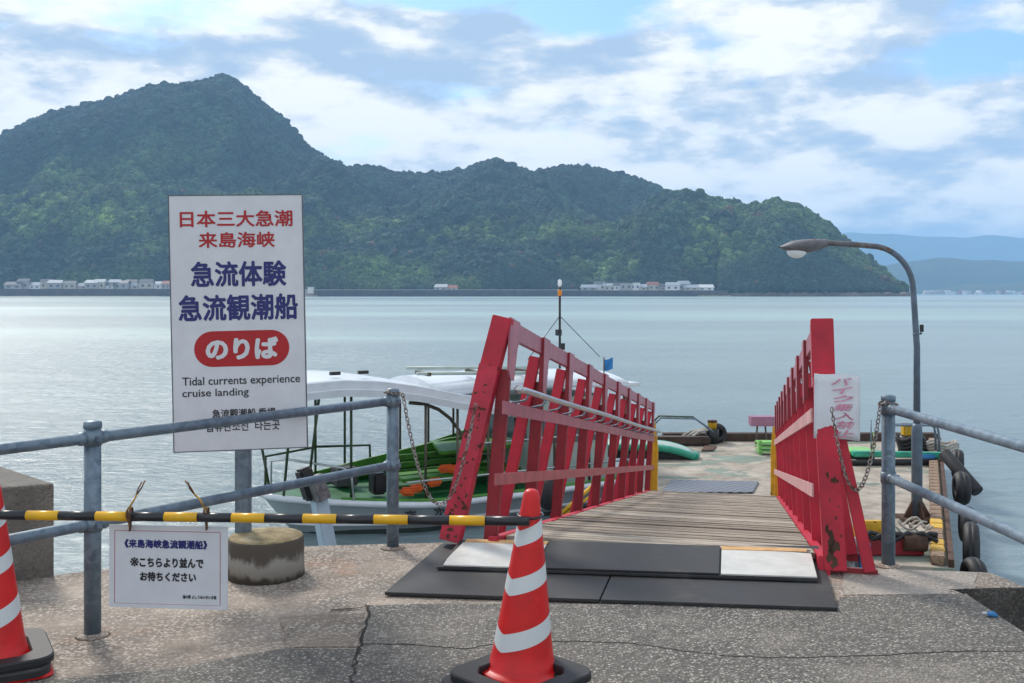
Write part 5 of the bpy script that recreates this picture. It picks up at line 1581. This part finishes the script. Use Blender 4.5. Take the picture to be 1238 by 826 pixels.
zt2 = [(0, 2.06), (.5, 2.12), (1.0, 2.02)]
canopy('rear_roof', 2.5, 6.2, zt2, 1.02, 1.05, 0.10, camber=.15)
# roof posts
def roofz(s):
    if s < 4.2: return float(np.interp((s + .25) / 4.35, [a for a, b in zt], [b for a, b in zt]))
    return 2.0
for i, s in enumerate((0.15, 0.55, 1.15, 1.75, 2.25, 2.8, 3.35, 3.85, 4.6, 5.3)):
    for side in (-1, 1):
        sy = side * min(1.12, max(.15, hb_(max(s, .3)) - .1))
        if side > 0 and i in (1, 4): continue
        top = roofz(s) + .02
        MB().use('dark_green_paint' if i < 4 else 'stanchion_brown').tube([(max(s, .25), sy, sheer(max(s, .2)) - .05), (s, side * 1.10 if s < 1 else sy, top)], 0.022, 8).build('roof_post', bt)
# bow rails
mb = MB().use('stainless')
pts = [(0.12, -.15, sheer(.2)), (0.12, -.15, 1.12), (0.3, -.3, 1.16), (1.0, -.85, 1.05), (1.12, -.9, 0.98), (1.16, -.92, sheer(1))]
mb.tube(pts, 0.018, 8).build('bow_rail', bt)
MB().use('dark_green_paint').tube([(0.12, .15, sheer(.2)), (0.12, .15, 1.15), (1.2, .9, 1.12), (2.2, 1.05, 1.05), (2.22, 1.05, sheer(2))], 0.022, 8).build('bow_rail', bt)
# arched hand hoop
pts = [(2.05, -.95, 1.98)] + [(2.05 + 1.0 * math.sin(R(a)), -.95, 1.0 + 0.98 * math.cos(R(a))) for a in range(15, 91, 15)] + [(3.06, -.95, .45)]
MB().use('stanchion_brown').tube(pts, 0.028, 8).build('hand_hoop', bt)
for z in (0.80, 1.30):
    MB().use('stainless').tube([(1.9 if z < 1 else 3.0, -1.2, z), (6.1, -1.2, z)], 0.016, 8).build('side_rail', bt)
for k in range(7):
    MB().use('stainless').tube([(2.95 + k * .42, -1.2, .4), (2.95 + k * .42, -1.2, 1.3 if k > 0 else .8)], 0.012, 6).build('rail_post', bt)
# things on the roof
for z, y0 in ((2.50, -.5), (2.44, -.9)):
    MB().use('cabin_grey').tube([(2.2, y0, z - .02), (4.6, y0, z - .10)], 0.028, 8).build('roof_bar', bt)
for s in (2.4, 3.3, 4.2): MB().use('stanchion_brown').box((s, -.7, 2.44 - .03 * s / 2), (.05, .5, .06)).build('roof_bar', bt)
for s in (0.9, 1.35, 3.0): MB().use('black_plastic').box((s, -.8, 2.47 if s < 2 else 2.12), (.16, .06, .05)).build('cleat', bt)
for s in (3.05, 3.75): MB().use('galvanised_dark').box((s, -1.30, roofz(s) + .06), (.18, .03, .09)).build('nameplate', bt)
# blue flag
fl = Matrix.Translation((6.35, -.3, 2.52))
mb = MB().use('stanchion_brown').tube([(5.9, -.7, 2.1), (5.9, -.7, 2.55)], 0.012, 6); mb.build('flag_pole', bt)
MB().use('blue_flag').grid([[(5.91 + .20 * i / 6, -.7 + .025 * math.sin(i * 1.3), 2.52 - .20 * j / 5 - .02 * math.sin(i)) for i in range(7)] for j in range(6)]).build('flag', bt, solid=.004)
# mast with lights and stays
ms = 5.62
mb = MB().use('black_plastic').tube([(ms, .3, 2.0), (ms, .3, 3.9)], 0.022, 8); mb.build('mast', bt)
def mz(py): 
    yy = 15.2 + ms * .5 + .3 * .866; return CAM_H - (py - 355) / F * yy + 2.2
MB().use('black_plastic').tube([(ms, .3, 3.85), (ms, .3, mz(346))], 0.012, 8).build('mast_top', bt)
MB().use('amber').lathe([(.04, mz(358)), (.04, mz(351)), (0, mz(350))], 12, c=(ms, .3, 0)).build('amber_lamp', bt)
MB().use('lamp_glass').lathe([(.02, mz(347)), (.04, mz(344)), (.036, mz(339)), (0, mz(337.5))], 12, c=(ms, .3, 0)).build('white_lamp', bt)
MB().use('black_plastic').box((ms - .04, .28, mz(402)), (.09, .08, .11)).box((ms + .03, .28, mz(419)), (.09, .08, .12)).build('mast_box', bt)
for dx in (-.8, .75): MB().use('black_plastic').tube([(ms, .3, mz(382)), (ms + dx, .3 - .2, 2.5)], 0.007, 5).build('stay', bt)
# rear overhang
MB().use('boat_white').box((6.3, -.2, 2.06), (.5, 1.4, .06), bev=.01).build('rear_shelf', bt)
MB().use('stanchion_brown').tube([(6.15, -1.0, .4), (6.15, -1.0, 2.02)], 0.05, 8).tube([(5.7, -1.0, 1.7), (6.1, -1.0, 2.0)], 0.02, 6).build('roof_post', bt)
# hull lettering (mostly hidden by the barrier pole)
LMx = Matrix.Translation((0, 0, 0))
s = 1.85
def hull_text(txt, s0, s1, z0, z1):
    y0 = -(hb_(s0) * .965 + .03); y1 = -(hb_(s1) * .965 + .03)
    ang_ = math.atan2(y1 - y0, s1 - s0)
    lettering(txt, (0, s1 - s0, z0, z1), 'print_black', bt, Matrix.Translation((s0, y0, 0)) @ Matrix.Rotation(ang_, 4, 'Z'), bold=.02)
hull_text("一", 0.98, 1.12, .26, .285); hull_text("一", 1.42, 1.56, .255, .28); hull_text("夜", 1.86, 2.05, .20, .38); hull_text("次", 2.30, 2.49, .21, .39)
# fender cushions between boat and pontoon
t = MB().use('black_rubber').sphere((0, 0, 0), 0.24, (.8, .8, 1.1)).use('yellow_paint').tube([(.18, -.2, -.25), (.7, .0, .15)], .03, 8).tube([(.12, -.2, -.35), (.7, -.05, .02)], .025, 8).build('buoy_fender')
t.location = at(665, 602, 14.0) + Vector((0, .6, -.05)); tag(t, 'black ball fender with yellow ropes between boat and gangway', 'fender')

# ================================================================== HAZE
HAZE = True
if HAZE:
    mb = MB()
    mb.box((0, 4900, 308), (19000, 10600, 622.6))
    hz = mb.build('haze'); hz.location = (0, 0, 0)
    m = bpy.data.materials.new('haze'); m.use_nodes = True; m.node_tree.nodes.clear()
    out = m.node_tree.nodes.new('ShaderNodeOutputMaterial'); pv = m.node_tree.nodes.new('ShaderNodeVolumePrincipled')
    pv.inputs['Color'].default_value = (0.36, 0.62, 0.95, 1); pv.inputs['Density'].default_value = 0.000155; pv.inputs['Anisotropy'].default_value = 0.1
    m.node_tree.links.new(pv.outputs[0], out.inputs['Volume'])
    hz.data.materials.append(m); tag(hz, kind='stuff')
